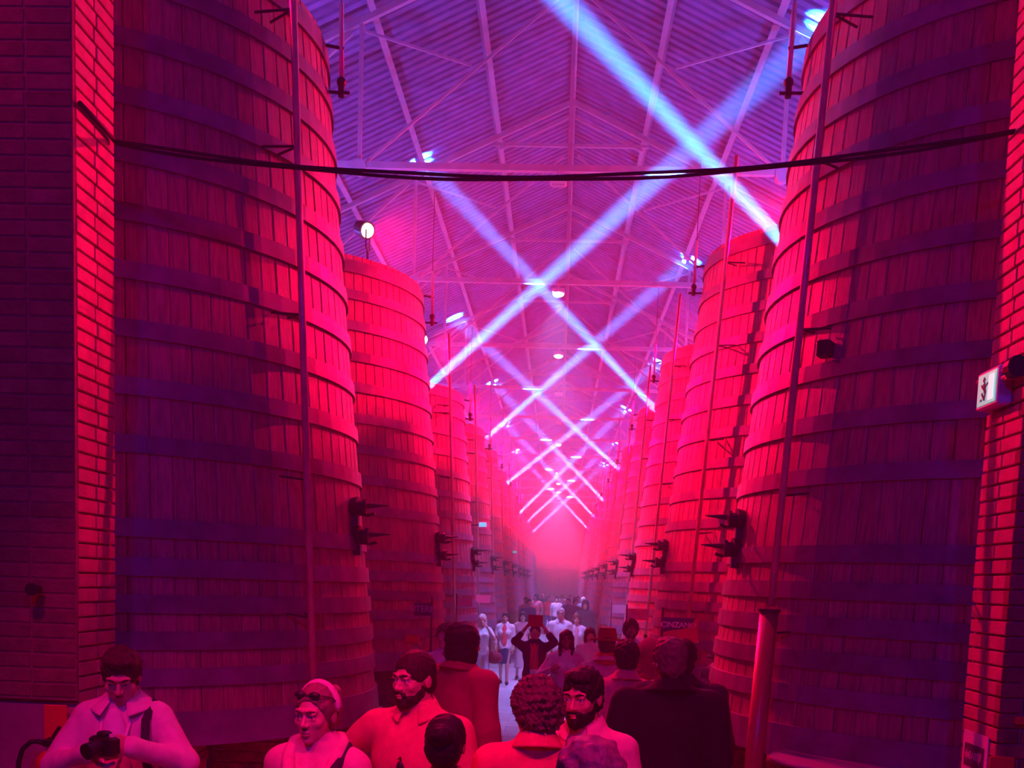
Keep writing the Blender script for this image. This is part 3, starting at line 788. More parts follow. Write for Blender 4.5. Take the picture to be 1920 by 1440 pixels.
def cloth_mat(c,kind='cloth'):
    if (c,kind) not in CL:
        CL[(c,kind)]=mat('%s_%d'%(kind,len(CL)),c,.88 if kind=='cloth' else .6,noise=(60,.3) if kind=='hair' else (25,.12),bump=(220,.15) if kind=='cloth' else (90,.8),stretch=(1,1,1) if kind=='cloth' else (1,1,.35),spec=.25)
    return CL[(c,kind)]
M['eye']=mat('eye_white',(.75,.70,.68),.3); M['iris']=mat('iris',(.04,.03,.025),.2); M['frame']=mat('spectacle_frame',(.02,.02,.025),.35); M['lip']=mat('lip',(.5,.16,.15),.45)
def rotm(yaw,pitch,roll=0):
    return np.array((Matrix.Rotation(yaw,3,'Z')@Matrix.Rotation(pitch,3,'X')@Matrix.Rotation(roll,3,'Y')))
NP=[0]
def person(label,px,py,Y,face=0,hyaw=0,hpitch=0,hroll=0,hair='short',hc=(.03,.02,.02),skin=(.62,.36,.28),top='tee',tc=(.6,.6,.6),bot='trousers',bc=(.05,.05,.08),
           female=False,res='mid',arms=None,beard=None,glasses=None,legs=None,extra=None,curl=.5,lean=(0,0),collar=None,open_v=False,zadd=0,group=None,build=1.0,hem=None):
    """px,py: crown of the head in the photograph; Y: metres down the hall; face: degrees, 0 = towards the camera"""
    NP[0]+=1; seed=NP[0]
    c=at(px,py,Y)
    hfine,hstep,hxy={'near':(.0048,.015,.0048),'mid':(.0085,.022,.0085),'far':(.020,.034,.020)}[res]
    HT={'bald':.0,'buzz':.010,'short':.022,'curly':.045,'bob':.026,'long':.024,'bun':.016,'hat':.05,'cap':.03,'hood':.04}[hair]
    S=(c.z+zadd)/(1.752+HT*.8)
    root=tag(empty('person',(c.x,Y,0),R(face)),label,'person',group); root.scale=(S,S,S)
    W=(1.0 if not female else .91)*build
    sh=.185*W; hx,hy=lean[0],lean[1]
    # head frame
    Rh=rotm(R(hyaw),R(hpitch),R(hroll)); pivot=np.array((hx,hy+.02,1.55)); o=pivot+Rh@np.array((0,-.02,.085)); F=(Rh,o)
    A={'L':((.235*W,.03,1.14),(.235*W,-.05,.89)),'R':((-.235*W,.03,1.14),(-.235*W,-.05,.89))}
    if arms: A.update(arms)
    LG={'L':((.10,-.01,.50),(.105,.03,.085)),'R':((-.10,-.01,.50),(-.105,.03,.085))}
    if legs: LG.update(legs)
    pts=[(0,0,0)]+[p for q in A.values() for p in q]+[p for q in LG.values() for p in q]
    xm=max(abs(p[0]) for p in pts)+.09; xm=max(xm,.27); ylo=min(min(p[1] for p in pts)-.12,-.25); yhi=max(max(p[1] for p in pts)+.10,.22); zhi=max(1.86+.0,max(p[2] for p in pts)+.08)
    xs=axis(-xm,xm,o[0]-.10,o[0]+.10,hxy,hstep); ys=axis(ylo,yhi,o[1]-.125,o[1]+.12,hxy,hstep); zs=axis(0.0,zhi,1.50,1.78+.02,hfine,hstep)
    def limbs(f,inf=0.0,k=.03,arm=(0,2),legp=True,armp=True):
        for s_,sg in(('L',1),('R',-1)):
            e,w=A[s_]; shp=(hx*.8+sg*sh,hy*.8+.012,1.405)
            if armp:
                f.rc(shp,e,.050*W+inf,.039*W+inf,k=k)
                f.rc(e,w,.040*W+inf,.027*W+inf,k=k)
    def torso(f,inf=0.0,k=.05):
        f.ell((0,.0,.96),(.165*W+inf,.115*W+inf,.15),k=k)
        f.ell((hx*.35,hy*.35,1.10),(.148*W+inf,.108*W+inf,.16),k=k)
        f.ell((hx*.7,hy*.7,1.27),(.168*W+inf,.118*W+inf,.19),k=k)
        f.rc((hx*.8-.14*W,hy*.8+.012,1.405),(hx*.8+.14*W,hy*.8+.012,1.405),.062+inf,k=k)
        for sg in(-1,1): f.rc((hx*.8+sg*.11,hy*.8+.018,1.425),(hx,hy+.022,1.50),.045+inf,.05+inf,k=.03)
        if female:
            for sg in(-1,1): f.ell((hx*.7+sg*.072,hy*.7-.085,1.275),(.062+inf,.06+inf,.062+inf),k=.03)
    # ---- body
    f=Field(xs,ys,zs)
    torso(f); limbs(f)
    for s_,sg in(('L',1),('R',-1)):
        kn,an=LG[s_]; f.rc((sg*.088,0,.92),kn,.088*W,.056*W,k=.04); f.rc(kn,an,.054*W,.036*W,k=.03); f.rc((an[0],an[1]+.01,.045),(an[0]+sg*.015,an[1]-.15,.032),.040,.030,k=.03); f.rc(an,(an[0],an[1]+.01,.045),.036,.04,k=.02)
    nr=.050 if female else .058
    f.rc((hx*.9,hy*.9+.022,1.44),o+Rh@np.array((0,.022,-.06)),nr+.006,nr,k=.03)
    H=lambda c_,r_,k_=.015,op='add': f.ell(c_,r_,k=k_,op=op,F=F)
    H((0,.014,.026),(.075,.096,.091)); H((0,-.030,-.030),(.063,.066,.085)); H((0,-.034,-.074),(.050 if not female else .045,.056,.042)); H((0,-.076,-.100),(.021,.019,.017))
    if res!='far':
        f.rc((0,-.088,.012),(0,-.112,-.029),.0065,.0108,k=.010,F=F)
        for sg in(-1,1):
            H((sg*.0115,-.101,-.033),(.0085,.010,.008),.006)
            f.rc((sg*.012,-.092,.028),(sg*.046,-.078,.027),.0095,.008,k=.012,F=F)
            H((sg*.043,-.066,-.024),(.022,.020,.020),.015)
            H((sg*.032,-.100,.006),(.018,.014,.0115),.010,'sub')
            H((sg*.032,-.0835,.0150),(.0185,.0130,.0085),.004); H((sg*.032,-.0815,-.0065),(.0165,.0115,.0065),.005)
            H((sg*.076,.012,-.010),(.010,.021,.031),.006)
        H((0,-.097,-.061),(.022,.009,.0055),.005); H((0,-.095,-.0735),(.019,.0095,.007),.005)
        if res=='near': H((0,-.107,-.0668),(.023,.008,.0022),.002,'sub')
    V,Fc=f.mesh(); parts=[(V,Fc)]
    # ---- hands, joined into the body surface
    if res!='far':
        for s_,sg in(('L',1),('R',-1)):
            hv,hf=hand_mesh(curl,.0042 if res=='near' else .0075)
            e,w=map(np.array,A[s_]); d=(w-e)/np.linalg.norm(w-e)
            ref=np.array((-sg*1.0,0,0.)) if abs(d[0])<.75 else np.array((0,-1.,0))
            n=ref-d*(ref@d); n/=np.linalg.norm(n)              # palm normal (towards the body)
            zz=-n; yy=np.cross(zz,d); hv2=hv.copy()
            th=-1 if (yy@np.array((0,1.,0)))>=0 else 1         # thumb towards the front
            hv2[:,1]*=(1 if th<0 else -1); q=hf if th<0 else hf[:,::-1]
            B=np.stack((d,yy,zz),1); parts.append((hv2@B.T+w,q))
    n=0; VV=[];FF=[]
    for v_,q in parts: VV.append(v_); FF.append(q+n); n+=len(v_)
    link_mesh('body',np_mesh('body',np.concatenate(VV),np.concatenate(FF),skin_mat(skin)),root)
    Wm=lambda p: Vector(tuple(Rh@np.array(p)+o))
    # ---- eyes, brows
    if res!='far':
        for sg in(-1,1):
            e_=MB().sphere(Wm((sg*.032,-.0815,.0035)),.0118,10,8).build('eye',M['eye'],root,smooth=True)
            MB().sphere(Wm((sg*.0325,-.0900,.0035)),.0055,8,6).build('iris',M['iris'],e_,smooth=True)
        for sg in(-1,1): MB().tube([Wm((sg*.014,-.1015,.025)),Wm((sg*.030,-.098,.031)),Wm((sg*.046,-.084,.027))],.004,5,radii=[.0045,.0048,.003]).build('eyebrow',cloth_mat(hc,'hair'),root,smooth=True)
        b=MB(); b.sphere(Wm((0,-.0985,-.0613)),.01,10,6,(1.9,.72,.40)); b.sphere(Wm((0,-.0965,-.0728)),.01,10,6,(1.7,.75,.5))
        b.build('lips',M['lip'],root,smooth=True)
    # ---- hair
    cap=None
    if hair!='bald':
        st={'near':.0048,'mid':.008,'far':.02}[res]
        lo=-.36 if hair in('long',) else -.22; lo=-.30 if hair=='hood' else lo
        g=Field(np.arange(o[0]-.16,o[0]+.16,st),np.arange(o[1]-.19,o[1]+.19,st),np.arange(o[2]+lo,o[2]+.21,st))
        T={'buzz':.008,'short':.011,'curly':.026,'bob':.022,'long':.018,'bun':.010,'hat':.010,'cap':.012,'hood':.03}[hair]
        G=lambda c_,r_,k_=.02,op='add': g.ell(c_,r_,k=k_,op=op,F=F)
        G((0,.016,.030),(.076+T,.096+T*.9,.091+T)); 
        if hair in('short','buzz','cap','hat','bun'): G((0,.045,-.035),(.066+T*.5,.065+T*.5,.06))
        if hair=='short': G((0,-.040,.100),(.058,.050,.024),.02)
        if hair=='curly':
            G((0,.055,-.025),(.085,.072,.082)); 
            for sg in(-1,1): G((sg*.066,.03,-.005),(.034,.06,.06))
        if hair=='bob':
            G((0,.035,-.06),(.094,.090,.105))
            for sg in(-1,1): G((sg*.075,.005,-.07),(.030,.055,.09))
        if hair=='long':
            G((0,.05,-.10),(.085,.06,.17))
            for sg in(-1,1): G((sg*.076,.0,-.12),(.030,.045,.16))
        if hair=='bun':
            G((0,.085,-.0),(.075,.055,.09)); G((0,.13,.055),(.05,.045,.045),.01)
        if hair=='hood': G((0,.03,-.10),(.11,.11,.15),.03)
        fr={'short':(-.128,-.030,.080,.086,.103),'buzz':(-.128,-.030,.082,.086,.104),'curly':(-.138,-.040,.078,.098,.112),'bob':(-.138,-.050,.068,.088,.122),'long':(-.14,-.07,.062,.085,.13),'bun':(-.118,-.035,.092,.100,.114),'hat':(-.13,-.05,.09,.09,.085),'cap':(-.13,-.05,.09,.09,.085),'hood':(-.14,-.05,.075,.09,.12)}[hair]
        G((0,fr[0],fr[1]),(fr[2],fr[3],fr[4]),.012,'sub')
        if hair in('short','buzz','cap','hat'):
            g.plane((0,-.55,-.835),.058,F)
            for sg in(-1,1): G((sg*.085,-.02,-.045),(.030,.05,.05),.008,'sub')
        if hair=='bun':
            g.plane((0,-.45,-.89),.07,F)
        if hair=='curly':
            g.plane((0,-.35,-.93),.088,F)
            for sg in(-1,1): G((sg*.085,-.05,-.05),(.030,.05,.045),.008,'sub')
        if res!='far':
            am={'curly':(.0045,150),'short':(.0035,170),'buzz':(.0012,220),'hood':(.003,40),'bob':(.003,110),'long':(.004,90)}.get(hair,(.0015,140)); g.wob(am[0],am[1],seed)
            if hair=='curly': g.wob(.0045,330,seed+70)
        V,Fc=g.mesh(); link_mesh('hair' if hair!='hood' else 'hood',np_mesh('hair',V,Fc,cloth_mat(hc,'hair' if hair!='hood' else 'cloth')),root)
    if beard:
        st={'near':.0045,'mid':.008,'far':.02}[res]
        g=Field(np.arange(o[0]-.10,o[0]+.10,st),np.arange(o[1]-.16,o[1]+.08,st),np.arange(o[2]-.16,o[2]+.04,st))
        G=lambda c_,r_,k_=.015,op='add': g.ell(c_,r_,k=k_,op=op,F=F); t=beard
        G((0,-.034,-.074),(.052+t,.058+t,.044+t)); G((0,-.076,-.102),(.024+t,.022+t,.020+t)); G((0,-.015,-.045),(.064+t*.5,.05,.06))
        G((0,-.108,-.0665),(.022,.018,.010),.004,'sub'); G((0,-.10,-.005),(.058,.05,.047),.008,'sub')
        g.rc((-.026,-.094,-.058),(.026,-.094,-.058),.006+t*.3,k=.006,F=F); G((0,-.112,-.0675),(.019,.018,.007),.003,'sub')
        g.plane((0,.25,.97),-.018,F); g.wob(.0022,200,seed+50)
        V,Fc=g.mesh(); link_mesh('beard',np_mesh('beard',V,Fc,cloth_mat(hc,'hair')),root)
    if glasses:
        b=MB(); dark=glasses=='sun'
        for sg in(-1,1):
            ring_=[Wm((sg*.033+.024*math.cos(q),-.108+.004*abs(math.cos(q)),.003+.019*math.sin(q))) for q in np.linspace(0,2*pi,15)]
            b.tube(ring_,.0022,5); b.tube([Wm((sg*.057,-.104,.010)),Wm((sg*.080,-.05,.010)),Wm((sg*.084,.01,.006))],.0022,5)
        b.tube([Wm((-.010,-.112,.006)),Wm((.010,-.112,.006))],.0022,5); gl=b.build('glasses',M['frame'],root)
        if dark:
            b=MB()
            for sg in(-1,1): b.sphere(Wm((sg*.033,-.107,.003)),.022,10,6,(1,.2,.8))
            b.build('dark_lens',M['black'],gl)
    # ---- clothing
    cs={'near':.009,'mid':.016,'far':.034}[res]; infl={'tee':.014,'shirt':.016,'jacket':.024,'coat':.028,'dress':.014,'hoodie':.024,'blazer':.022}[top]
    zhem={'tee':.86,'shirt':.84,'jacket':.80,'coat':.46,'dress':.30,'hoodie':.84,'blazer':.74}[top] if hem is None else hem
    sleeve={'tee':.62,'shirt':2,'jacket':2,'coat':2,'dress':.5,'hoodie':2,'blazer':1.45}[top]
    g=Field(np.arange(-xm,xm,cs),np.arange(ylo,yhi,cs),np.arange(max(0,zhem-.05),max(1.62,zhi-.1),cs))
    torso(g,infl)
    if zhem<.8:
        fl_=.20 if top=='dress' else .17
        g.rc((0,.0,.95),(0,.0,zhem-.08),.150*W+infl,fl_*W+infl,k=.05)
    else: g.ell((0,0,.93),(.175*W+infl,.125*W+infl,.16),k=.03)
    for s_,sg in(('L',1),('R',-1)):
        e,w=map(np.array,A[s_]); shp=np.array((hx*.8+sg*sh,hy*.8+.012,1.405)); up=min(1,sleeve)
        e2=shp+(e-shp)*up; g.rc(shp,e2,.056*W+infl,(.052 if sleeve<1 else .044)*W+infl,k=.025)
        if sleeve>1:
            t=min(1,sleeve-1)*.97; g.rc(e,e+(w-e)*t,.044*W+infl,.033*W+infl*.8,k=.02)
    if collar=='hood':
        g.ell((hx*.9,hy*.9+.115,1.43),(.12,.055,.095),k=.03)
    if res!='far': g.wob(.0042,26,seed+9)
    g.rc((hx*.92,hy*.92+.015,1.43),(hx,hy+.018,1.62),.052,.062,k=.004,op='sub')
    if open_v: g.rc((hx*.9,hy*.9-.135,1.49),(hx*.8,hy*.8-.185,1.27),.062 if collar!='hood' else .078,.022 if collar!='hood' else .034,k=.006,op='sub')
    g.plane((0,0,-1),-zhem)
    V,Fc=g.mesh(); nm={'tee':'t_shirt','shirt':'shirt','jacket':'jacket','coat':'coat','dress':'dress','hoodie':'hooded_top','blazer':'blazer'}[top]
    cl=link_mesh(nm,np_mesh(nm,V,Fc,cloth_mat(tc)),root)
    if collar in('shirt','coat') and res!='far':
        big=1.0 if collar=='shirt' else 1.25; prof=[(.068,1.486),(.069,1.530),(.074,1.538),(.084,1.522),(.106*big,1.482),(.112*big,1.474)]
        gap=.42 if open_v else .12; m_=25; P=[];Q=[]
        for i in range(m_):
            t=-pi/2+gap+(2*pi-2*gap)*i/(m_-1); fr_=max(0,-math.sin(t))
            for j,(r_,z_) in enumerate(prof):
                rr=r_+(.012*fr_**3 if j>3 else 0); P.append((hx*.95+rr*math.cos(t)*1.02,hy*.95+.016+rr*math.sin(t),z_+.028*math.sin(t)*.9-(.020*fr_**6 if j>3 else 0)))
        k_=len(prof)
        for i in range(m_-1):
            for j in range(k_-1): Q.append((i*k_+j,i*k_+j+1,(i+1)*k_+j+1,(i+1)*k_+j))
        o_=MB().add(P,Q).build('collar',cloth_mat(tc),cl,smooth=True); sm_=o_.modifiers.new('thickness','SOLIDIFY'); sm_.thickness=.005; sm_.offset=0
    if collar=='hood':
        lp=[(0,.105,1.50),(.07,.085,1.515),(.108,.02,1.50),(.108,-.055,1.455),(.080,-.130,1.375),(.040,-.172,1.29),(.0,-.190,1.215)]
        lp=lp+[(-x_,y_,z_) for x_,y_,z_ in lp[-2::-1]]
        MB().tube([(x_+hx*.9,y_+hy*.9,z_) for x_,y_,z_ in lp],.025,8,radii=[.03,.034,.032,.03,.027,.022,.012,.022,.027,.03,.032,.034,.03]).build('hood_edge',cloth_mat(tc),cl,smooth=True)
    if res=='near' and open_v:
        b=MB(); b2=MB(); pz=[]
        for zz in np.arange(1.24,zhem+.04,-.035):
            q=V[(np.abs(V[:,0]-hx*.6)<.025)&(np.abs(V[:,2]-zz)<.02)]
            if len(q): pz.append((hx*.6,float(q[:,1].min())-.001,float(zz)))
        if len(pz)>3:
            b.tube(pz,.012,6,radii=[.009]*len(pz)); o_=b.build('placket' if top!='hoodie' else 'zip',cloth_mat(tc),cl,smooth=True)
            for p_ in pz[1::3]: b2.sphere((p_[0],p_[1]-.009,p_[2]),.006,8,5)
            b2.build('button',M['white'],cl)
    if top in('blazer',) or (open_v and top=='jacket'):
        b=Field(np.arange(-.16,.16,cs),np.arange(-.26,.05,cs),np.arange(.84,1.5,cs)); b.ell((hx*.5,-.115+hy*.6,1.18),(.075,.05,.30),k=.02); b.rc((hx*.9,hy*.9+.012,1.46),(hx,hy+.018,1.6),.054,.06,k=.004,op='sub')
        V,Fc=b.mesh(); link_mesh('shirt_front',np_mesh('shirt_front',V,Fc,cloth_mat(extra if isinstance(extra,tuple) else (.7,.1,.1))),root)
    if bot and zhem>.32:
        g=Field(np.arange(-.30,.30,cs),np.arange(ylo,yhi,cs),np.arange(.0,1.10,cs))
        if bot=='skirt': g.rc((0,0,.98),(0,.0,.52),.15*W,.185*W,k=.02); g.plane((0,0,-1),-.52)
        else:
            g.ell((0,.0,.95),(.170*W+.008,.120*W+.008,.15),k=.03)
            for s_,sg in(('L',1),('R',-1)):
                kn,an=LG[s_]; g.rc((sg*.088,0,.92),kn,.098*W,.070*W,k=.03); g.rc(kn,an,.068*W,.056*W,k=.02)
            if res!='far': g.wob(.004,24,seed+20)
            g.plane((0,0,-1),-(.075 if bot=='trousers' else .46))
        g.plane((0,0,1),1.03)
        V,Fc=g.mesh(); link_mesh(bot,np_mesh(bot,V,Fc,cloth_mat(bc)),root)
    g=Field(np.arange(-.30,.30,cs*.8),np.arange(ylo,yhi,cs*.8),np.arange(-.0,.14,cs*.7))
    for s_,sg in(('L',1),('R',-1)):
        an=LG[s_][1]; g.rc((an[0],an[1]+.012,.048),(an[0]+sg*.015,an[1]-.15,.038),.046,.037,k=.02)
    V,Fc=g.mesh(); link_mesh('shoes',np_mesh('shoes',V,Fc,cloth_mat((.06,.05,.06))),root)
    return root,Wm,A
def world_of(root,p): 
    m=Matrix.Translation(root.location)@root.rotation_euler.to_matrix().to_4x4()@Matrix.Scale(root.scale.x,4); return m@Vector(p)
# ------------------------------------------------------------------ the visitors
def strap(root,Wm,pts,w=.022,m_='cloth_dark',nm='strap'):
    b=MB(); pts=[Vector(p) for p in pts]
    b.tube(pts,w,6); return b.build(nm,M[m_],root,smooth=True)
PALE=(.78,.62,.62); BLK=(.025,.022,.035)
# --- near the opening, left to right
p1,w1,a1=person('person in pale jacket looking down at a camera, by the left brick reveal',229,1203,4.72,face=6,hyaw=8,hpitch=26,hair='short',hc=(.06,.03,.03),skin=(.60,.34,.28),
    top='jacket',tc=PALE,bot='trousers',bc=(.5,.42,.42),res='near',open_v=True,extra=(.85,.78,.8),collar='coat',arms={'L':((.30,-.07,1.23),(.115,-.27,1.33)),'R':((-.28,-.07,1.20),(-.045,-.28,1.30))},curl=1.1,build=.87)
strap(p1,w1,[(.13,.14,1.22),(.145,.12,1.42),(.14,.01,1.492),(.135,-.10,1.42),(.14,-.135,1.28),(.17,-.10,1.08)],.020,nm='rucksack_strap')
b=MB().tube([(-.07,-.06,1.46),(-.05,-.15,1.32),(.0,-.205,1.12),(.05,-.15,1.32),(.07,-.06,1.46)],.009,6); b.build('lanyard',M['white'],p1,smooth=True)
cp=world_of(p1,(.035,-.355,1.345)); cm=tag(empty('camera_body',cp,p1.rotation_euler.z-.5),'black hand camera held by the person in the pale jacket','camera')
MB().bbox((0,0,0),(.135,.06,.085),.012).bbox((0,0,.05),(.05,.05,.03),.008).build('body',M['black'],cm); MB().cyl((0,-.03,0),(0,-.10,-.015),.034,.037,16).build('lens',M['black'],cm); MB().cyl((.045,0,.04),(.045,0,.055),.012,n=10).build('dial',M['white'],cm)
p2,w2,a2=person('woman in pale hooded top with a pale headband and sunglasses pushed up on her hair',598,1279,4.15,face=-8,hyaw=-10,hpitch=6,hair='bun',hc=(.30,.18,.14),skin=(.66,.38,.30),
    top='hoodie',tc=(.78,.42,.42),female=True,res='near',open_v=True,collar='hood',bot='trousers',bc=(.2,.18,.3))
hb=MB(); 
hb.tube([w2((.083*math.sin(q)*1.02,.030-.0*math.cos(q)-.030*math.cos(q)*0,.028+.098*math.cos(q))) for q in np.linspace(-1.75,1.75,17)],.016,6,radii=[.012]+[.018]*15+[.012]); hb.build('headband',cloth_mat((.85,.6,.6)),p2,smooth=True)
b=MB()
for sg in(-1,1): b.sphere(w2((sg*.034,-.066,.092)),.026,10,6,(1,.55,.62)); b.tube([w2((sg*.06,-.058,.092)),w2((sg*.084,-.01,.075)),w2((sg*.086,.03,.045))],.003,5)
b.tube([w2((-.012,-.075,.095)),w2((.012,-.075,.095))],.003,5); b.build('sunglasses',M['black'],p2,smooth=True)
strap(p2,w2,[(.13,.14,1.22),(.135,.13,1.40),(.125,.015,1.50),(.12,-.11,1.42),(.125,-.17,1.28),(.16,-.12,1.05)],.022,nm='rucksack_strap')
p3,w3,a3=person('bearded man in a red open-necked shirt, one arm held out from his side',783,1219,4.72,face=-14,hyaw=-22,hpitch=6,hair='buzz',hc=(.045,.025,.022),skin=(.64,.34,.26),
    top='shirt',tc=(.72,.12,.18),res='near',open_v=True,collar='shirt',beard=.007,arms={'R':((-.38,.03,1.24),(-.44,-.06,1.03)),'L':((.25,.03,1.14),(.24,-.08,.90))},build=1.08)
gp=world_of(p3,(-.015,-.160,1.22)); sg_=tag(empty('sunglasses',gp,p3.rotation_euler.z),'dark sunglasses hooked on the open neck of the red shirt','glasses')
b=MB()
for s in(-1,1): b.sphere((.012*s,-.004,s*.034),.03,12,8,(.62,.30,.95))
b.tube([(-.012,-.012,-.03),(0,-.016,0),(.012,-.012,.03)],.005,6); b.build('lens',M['black'],sg_,smooth=True); MB().tube([(0,0,.07),(.006,.01,.08),(.01,.03,.02),(.01,.03,-.06)],.004,5).build('temple',M['black'],sg_)
p4,w4,a4=person('woman seen from behind, dark hair gathered in a bun, before the bearded red shirt',838,1337,3.95,face=176,hair='bun',hc=(.025,.015,.02),skin=(.5,.25,.2),top='tee',tc=(.6,.04,.08),female=True,res='near')
p20,w20,a20=person('curly-haired man with spectacles seen from behind in a red shirt',1012,1261,4.2,face=182,hyaw=26,hpitch=4,hair='curly',hc=(.16,.09,.08),skin=(.62,.33,.26),top='shirt',tc=(.80,.06,.16),res='near',glasses='clear',collar='shirt',build=1.05)
p21,w21,a21=person('smiling dark-bearded man in a pale pink shirt facing the curly-haired man',1098,1247,4.55,face=-18,hyaw=-8,hpitch=8,hair='short',hc=(.02,.012,.014),skin=(.60,.30,.22),top='shirt',tc=(.78,.42,.42),res='near',beard=.011,open_v=True,collar='shirt')
p22,w22,a22=person('nearest head, short grey hair seen from behind at the bottom edge',1110,1377,2.42,face=180,hair='short',hc=(.42,.27,.30),skin=(.6,.33,.26),top='shirt',tc=(.7,.3,.32),res='near',collar='shirt')
p18,w18,a18=person('tall man in a black jacket seen from behind, beside the first right-hand vat',1258,1192,5.75,face=186,hyaw=10,hair='short',hc=(.16,.09,.09),skin=(.45,.24,.2),top='jacket',tc=(.012,.010,.022),res='near',collar='coat',build=1.18)
p19,w19,a19=person('dark-haired man in a dark coat half hidden behind the black jacket',1282,1196,6.6,face=170,hair='short',hc=(.02,.012,.014),skin=(.45,.24,.2),top='coat',tc=(.03,.022,.04),res='mid',collar='coat',build=1.12)
p15,w15,a15=person('dark-haired man seen from behind in a wide pink shirt',1176,1197,7.2,face=184,hair='short',hc=(.022,.012,.022),skin=(.5,.28,.22),top='shirt',tc=(.78,.26,.30),res='near',collar='shirt',build=1.22)
p17,w17,a17=person('person in a round red hood, seen between the pink shirt and the black jacket',1219,1195,8.1,face=180,hair='hood',hc=(.32,.015,.08),skin=(.5,.28,.22),top='hoodie',tc=(.32,.015,.08),res='mid',collar='hood')
p5,w5,a5=person('person with dark collar-length hair in a long crimson coat, back half turned',871,1166,6.7,face=138,hyaw=-8,hair='bob',hc=(.030,.016,.022),skin=(.50,.22,.18),top='coat',tc=(.5,.012,.12),res='near',collar='coat',build=1.12,bc=(.1,.1,.18))
# --- farther down the aisle
p14,w14,a14=person('person in a dark red hat with a pale crown patch, seen from behind',1139,1178,9.6,face=180,hair='hat',hc=(.1,.05,.05),skin=(.55,.3,.25),top='shirt',tc=(.75,.55,.55),res='mid',collar='coat')
hm=cloth_mat((.30,.02,.04))
b=MB().lathe([(.088,.02),(.092,.07),(.088,.13),(.075,.15),(.03,.145),(.0,.14)],(0,0,0),24)
def headspace(b,W):
    b.v=[tuple(W(p)) for p in b.v]; return b
hat=headspace(MB().lathe([(.165,.045),(.17,.05),(.095,.062),(.090,.11),(.082,.155),(.06,.165),(.0,.155)],(0,.015,0),28),w14).build('hat',hm,p14,smooth=True)
headspace(MB().lathe([(.0,.168),(.05,.172),(.072,.163),(.05,.166),(.0,.16)],(0,.02,0),20),w14).build('hat_patch',cloth_mat((.85,.62,.45)),hat)
MB().lathe([(.066,1.56),(.085,1.565),(.098,1.53),(.125,1.475),(.11,1.455),(.07,1.50)],(0,.02,0),24,closed=True).build('scarf',cloth_mat((.7,.12,.06)),p14,smooth=True)
p16,w16,a16=person('bearded man with dark curly hair in a white t-shirt facing the camera',1184,1159,13,face=4,hpitch=-4,hair='curly',hc=(.02,.015,.02),skin=(.22,.11,.09),top='tee',tc=(.85,.82,.9),res='mid',beard=.008)
p12,w12,a12=person('woman with long dark hair and sunglasses looking up, in a grey-white top',1063,1181,12,face=2,hpitch=-14,hair='long',hc=(.025,.015,.025),skin=(.28,.14,.11),top='shirt',tc=(.62,.58,.66),female=True,res='mid',glasses='sun',arms={'R':((-.34,-.10,1.18),(-.20,-.30,1.28)),'L':((.24,.0,1.14),(.10,-.24,1.10))})
p9,w9,a9=person('person in a dark blazer over red holding a tablet overhead, white badge',1004,1171,14.5,face=0,hpitch=-16,hair='short',hc=(.05,.03,.03),skin=(.66,.42,.36),top='blazer',tc=(.03,.03,.075),extra=(.65,.03,.08),res='mid',arms={'L':((.31,-.10,1.50),(.125,-.21,1.76)),'R':((-.31,-.10,1.50),(-.115,-.21,1.76))},bc=(.06,.05,.14),curl=.9)
b=MB().tube([(-.06,-.11,1.46),(-.03,-.165,1.3),(0,-.18,1.06),(.03,-.165,1.3),(.06,-.11,1.46)],.007,5); ly=b.build('lanyard',M['white'],p9); MB().bbox((0,-.19,.985),(.115,.008,.155),.004).build('badge',M['white'],ly)
tp=at(1004,1164,14.5-.28); tb=tag(empty('tablet',tp),'red-brown cased tablet held up overhead by the person in the dark blazer','tablet')
MB().bbox((0,0,0),(.205,.014,.165),.006).build('case',mat('tablet_case',(.32,.03,.05),.6),tb); MB().box((0,.0085,0),(.185,.003,.145)).build('screen',M['black'],tb); MB().cyl((.085,-.006,.065),(.085,-.009,.065),.006,n=8).build('camera_eye',M['black'],tb)
p23,w23,a23=person('person in white with a red phone held up beside the dark sign board',836,1166,9.9,face=-24,hpitch=-6,hair='curly',hc=(.18,.1,.08),skin=(.66,.40,.34),top='shirt',tc=(.82,.78,.88),female=True,res='mid',arms={'R':((-.26,-.16,1.26),(-.16,-.30,1.50)),'L':((.22,-.10,1.16),(.02,-.28,1.22))},bc=(.75,.7,.8),curl=.9)
ph=world_of(p23,(-.15,-.38,1.62)); fn=tag(empty('phone',ph,p23.rotation_euler.z),'red phone held up by the person in white','phone')
MB().bbox((0,0,0),(.15,.011,.078),.005).build('body',M['red_panel'],fn); MB().box((0,.007,0),(.14,.002,.07)).build('screen',M['black'],fn)
p13,w13,a13=person('short woman with dark hair in a pale jacket, half hidden by the hat',1107,1176,15,face=6,hair='bob',hc=(.03,.02,.03),skin=(.64,.36,.3),top='jacket',tc=(.75,.6,.62),female=True,res='mid')
p6,w6,a6=person('white-haired woman in a pale top and light jeans raising a hand to her face',905,1151,19.6,face=8,hair='bob',hc=(.85,.78,.72),skin=(.66,.38,.32),top='tee',tc=(.70,.82,.86),female=True,res='mid',bc=(.55,.5,.66),arms={'L':((.27,-.16,1.22),(.085,-.20,1.50)),'R':((-.24,.02,1.14),(-.22,-.08,.9))},legs={'R':((-.10,.05,.5),(-.11,.16,.09)),'L':((.10,-.10,.5),(.10,-.10,.085))})
bg=tag(empty('shoulder_bag',world_of(p6,(.30,-.02,.80))),'dark red shoulder bag hanging beside the white-haired woman','bag')
MB().sphere((0,0,0),.17,14,8,(.9,.5,.72)).build('bag_body',cloth_mat((.28,.03,.08)),bg,smooth=True); MB().tube([(-.09,0,.05),(-.10,0,.35),(-.06,0,.56),(.05,.0,.35),(.10,0,.05)],.014,6).build('bag_strap',cloth_mat((.28,.03,.08)),bg,smooth=True)
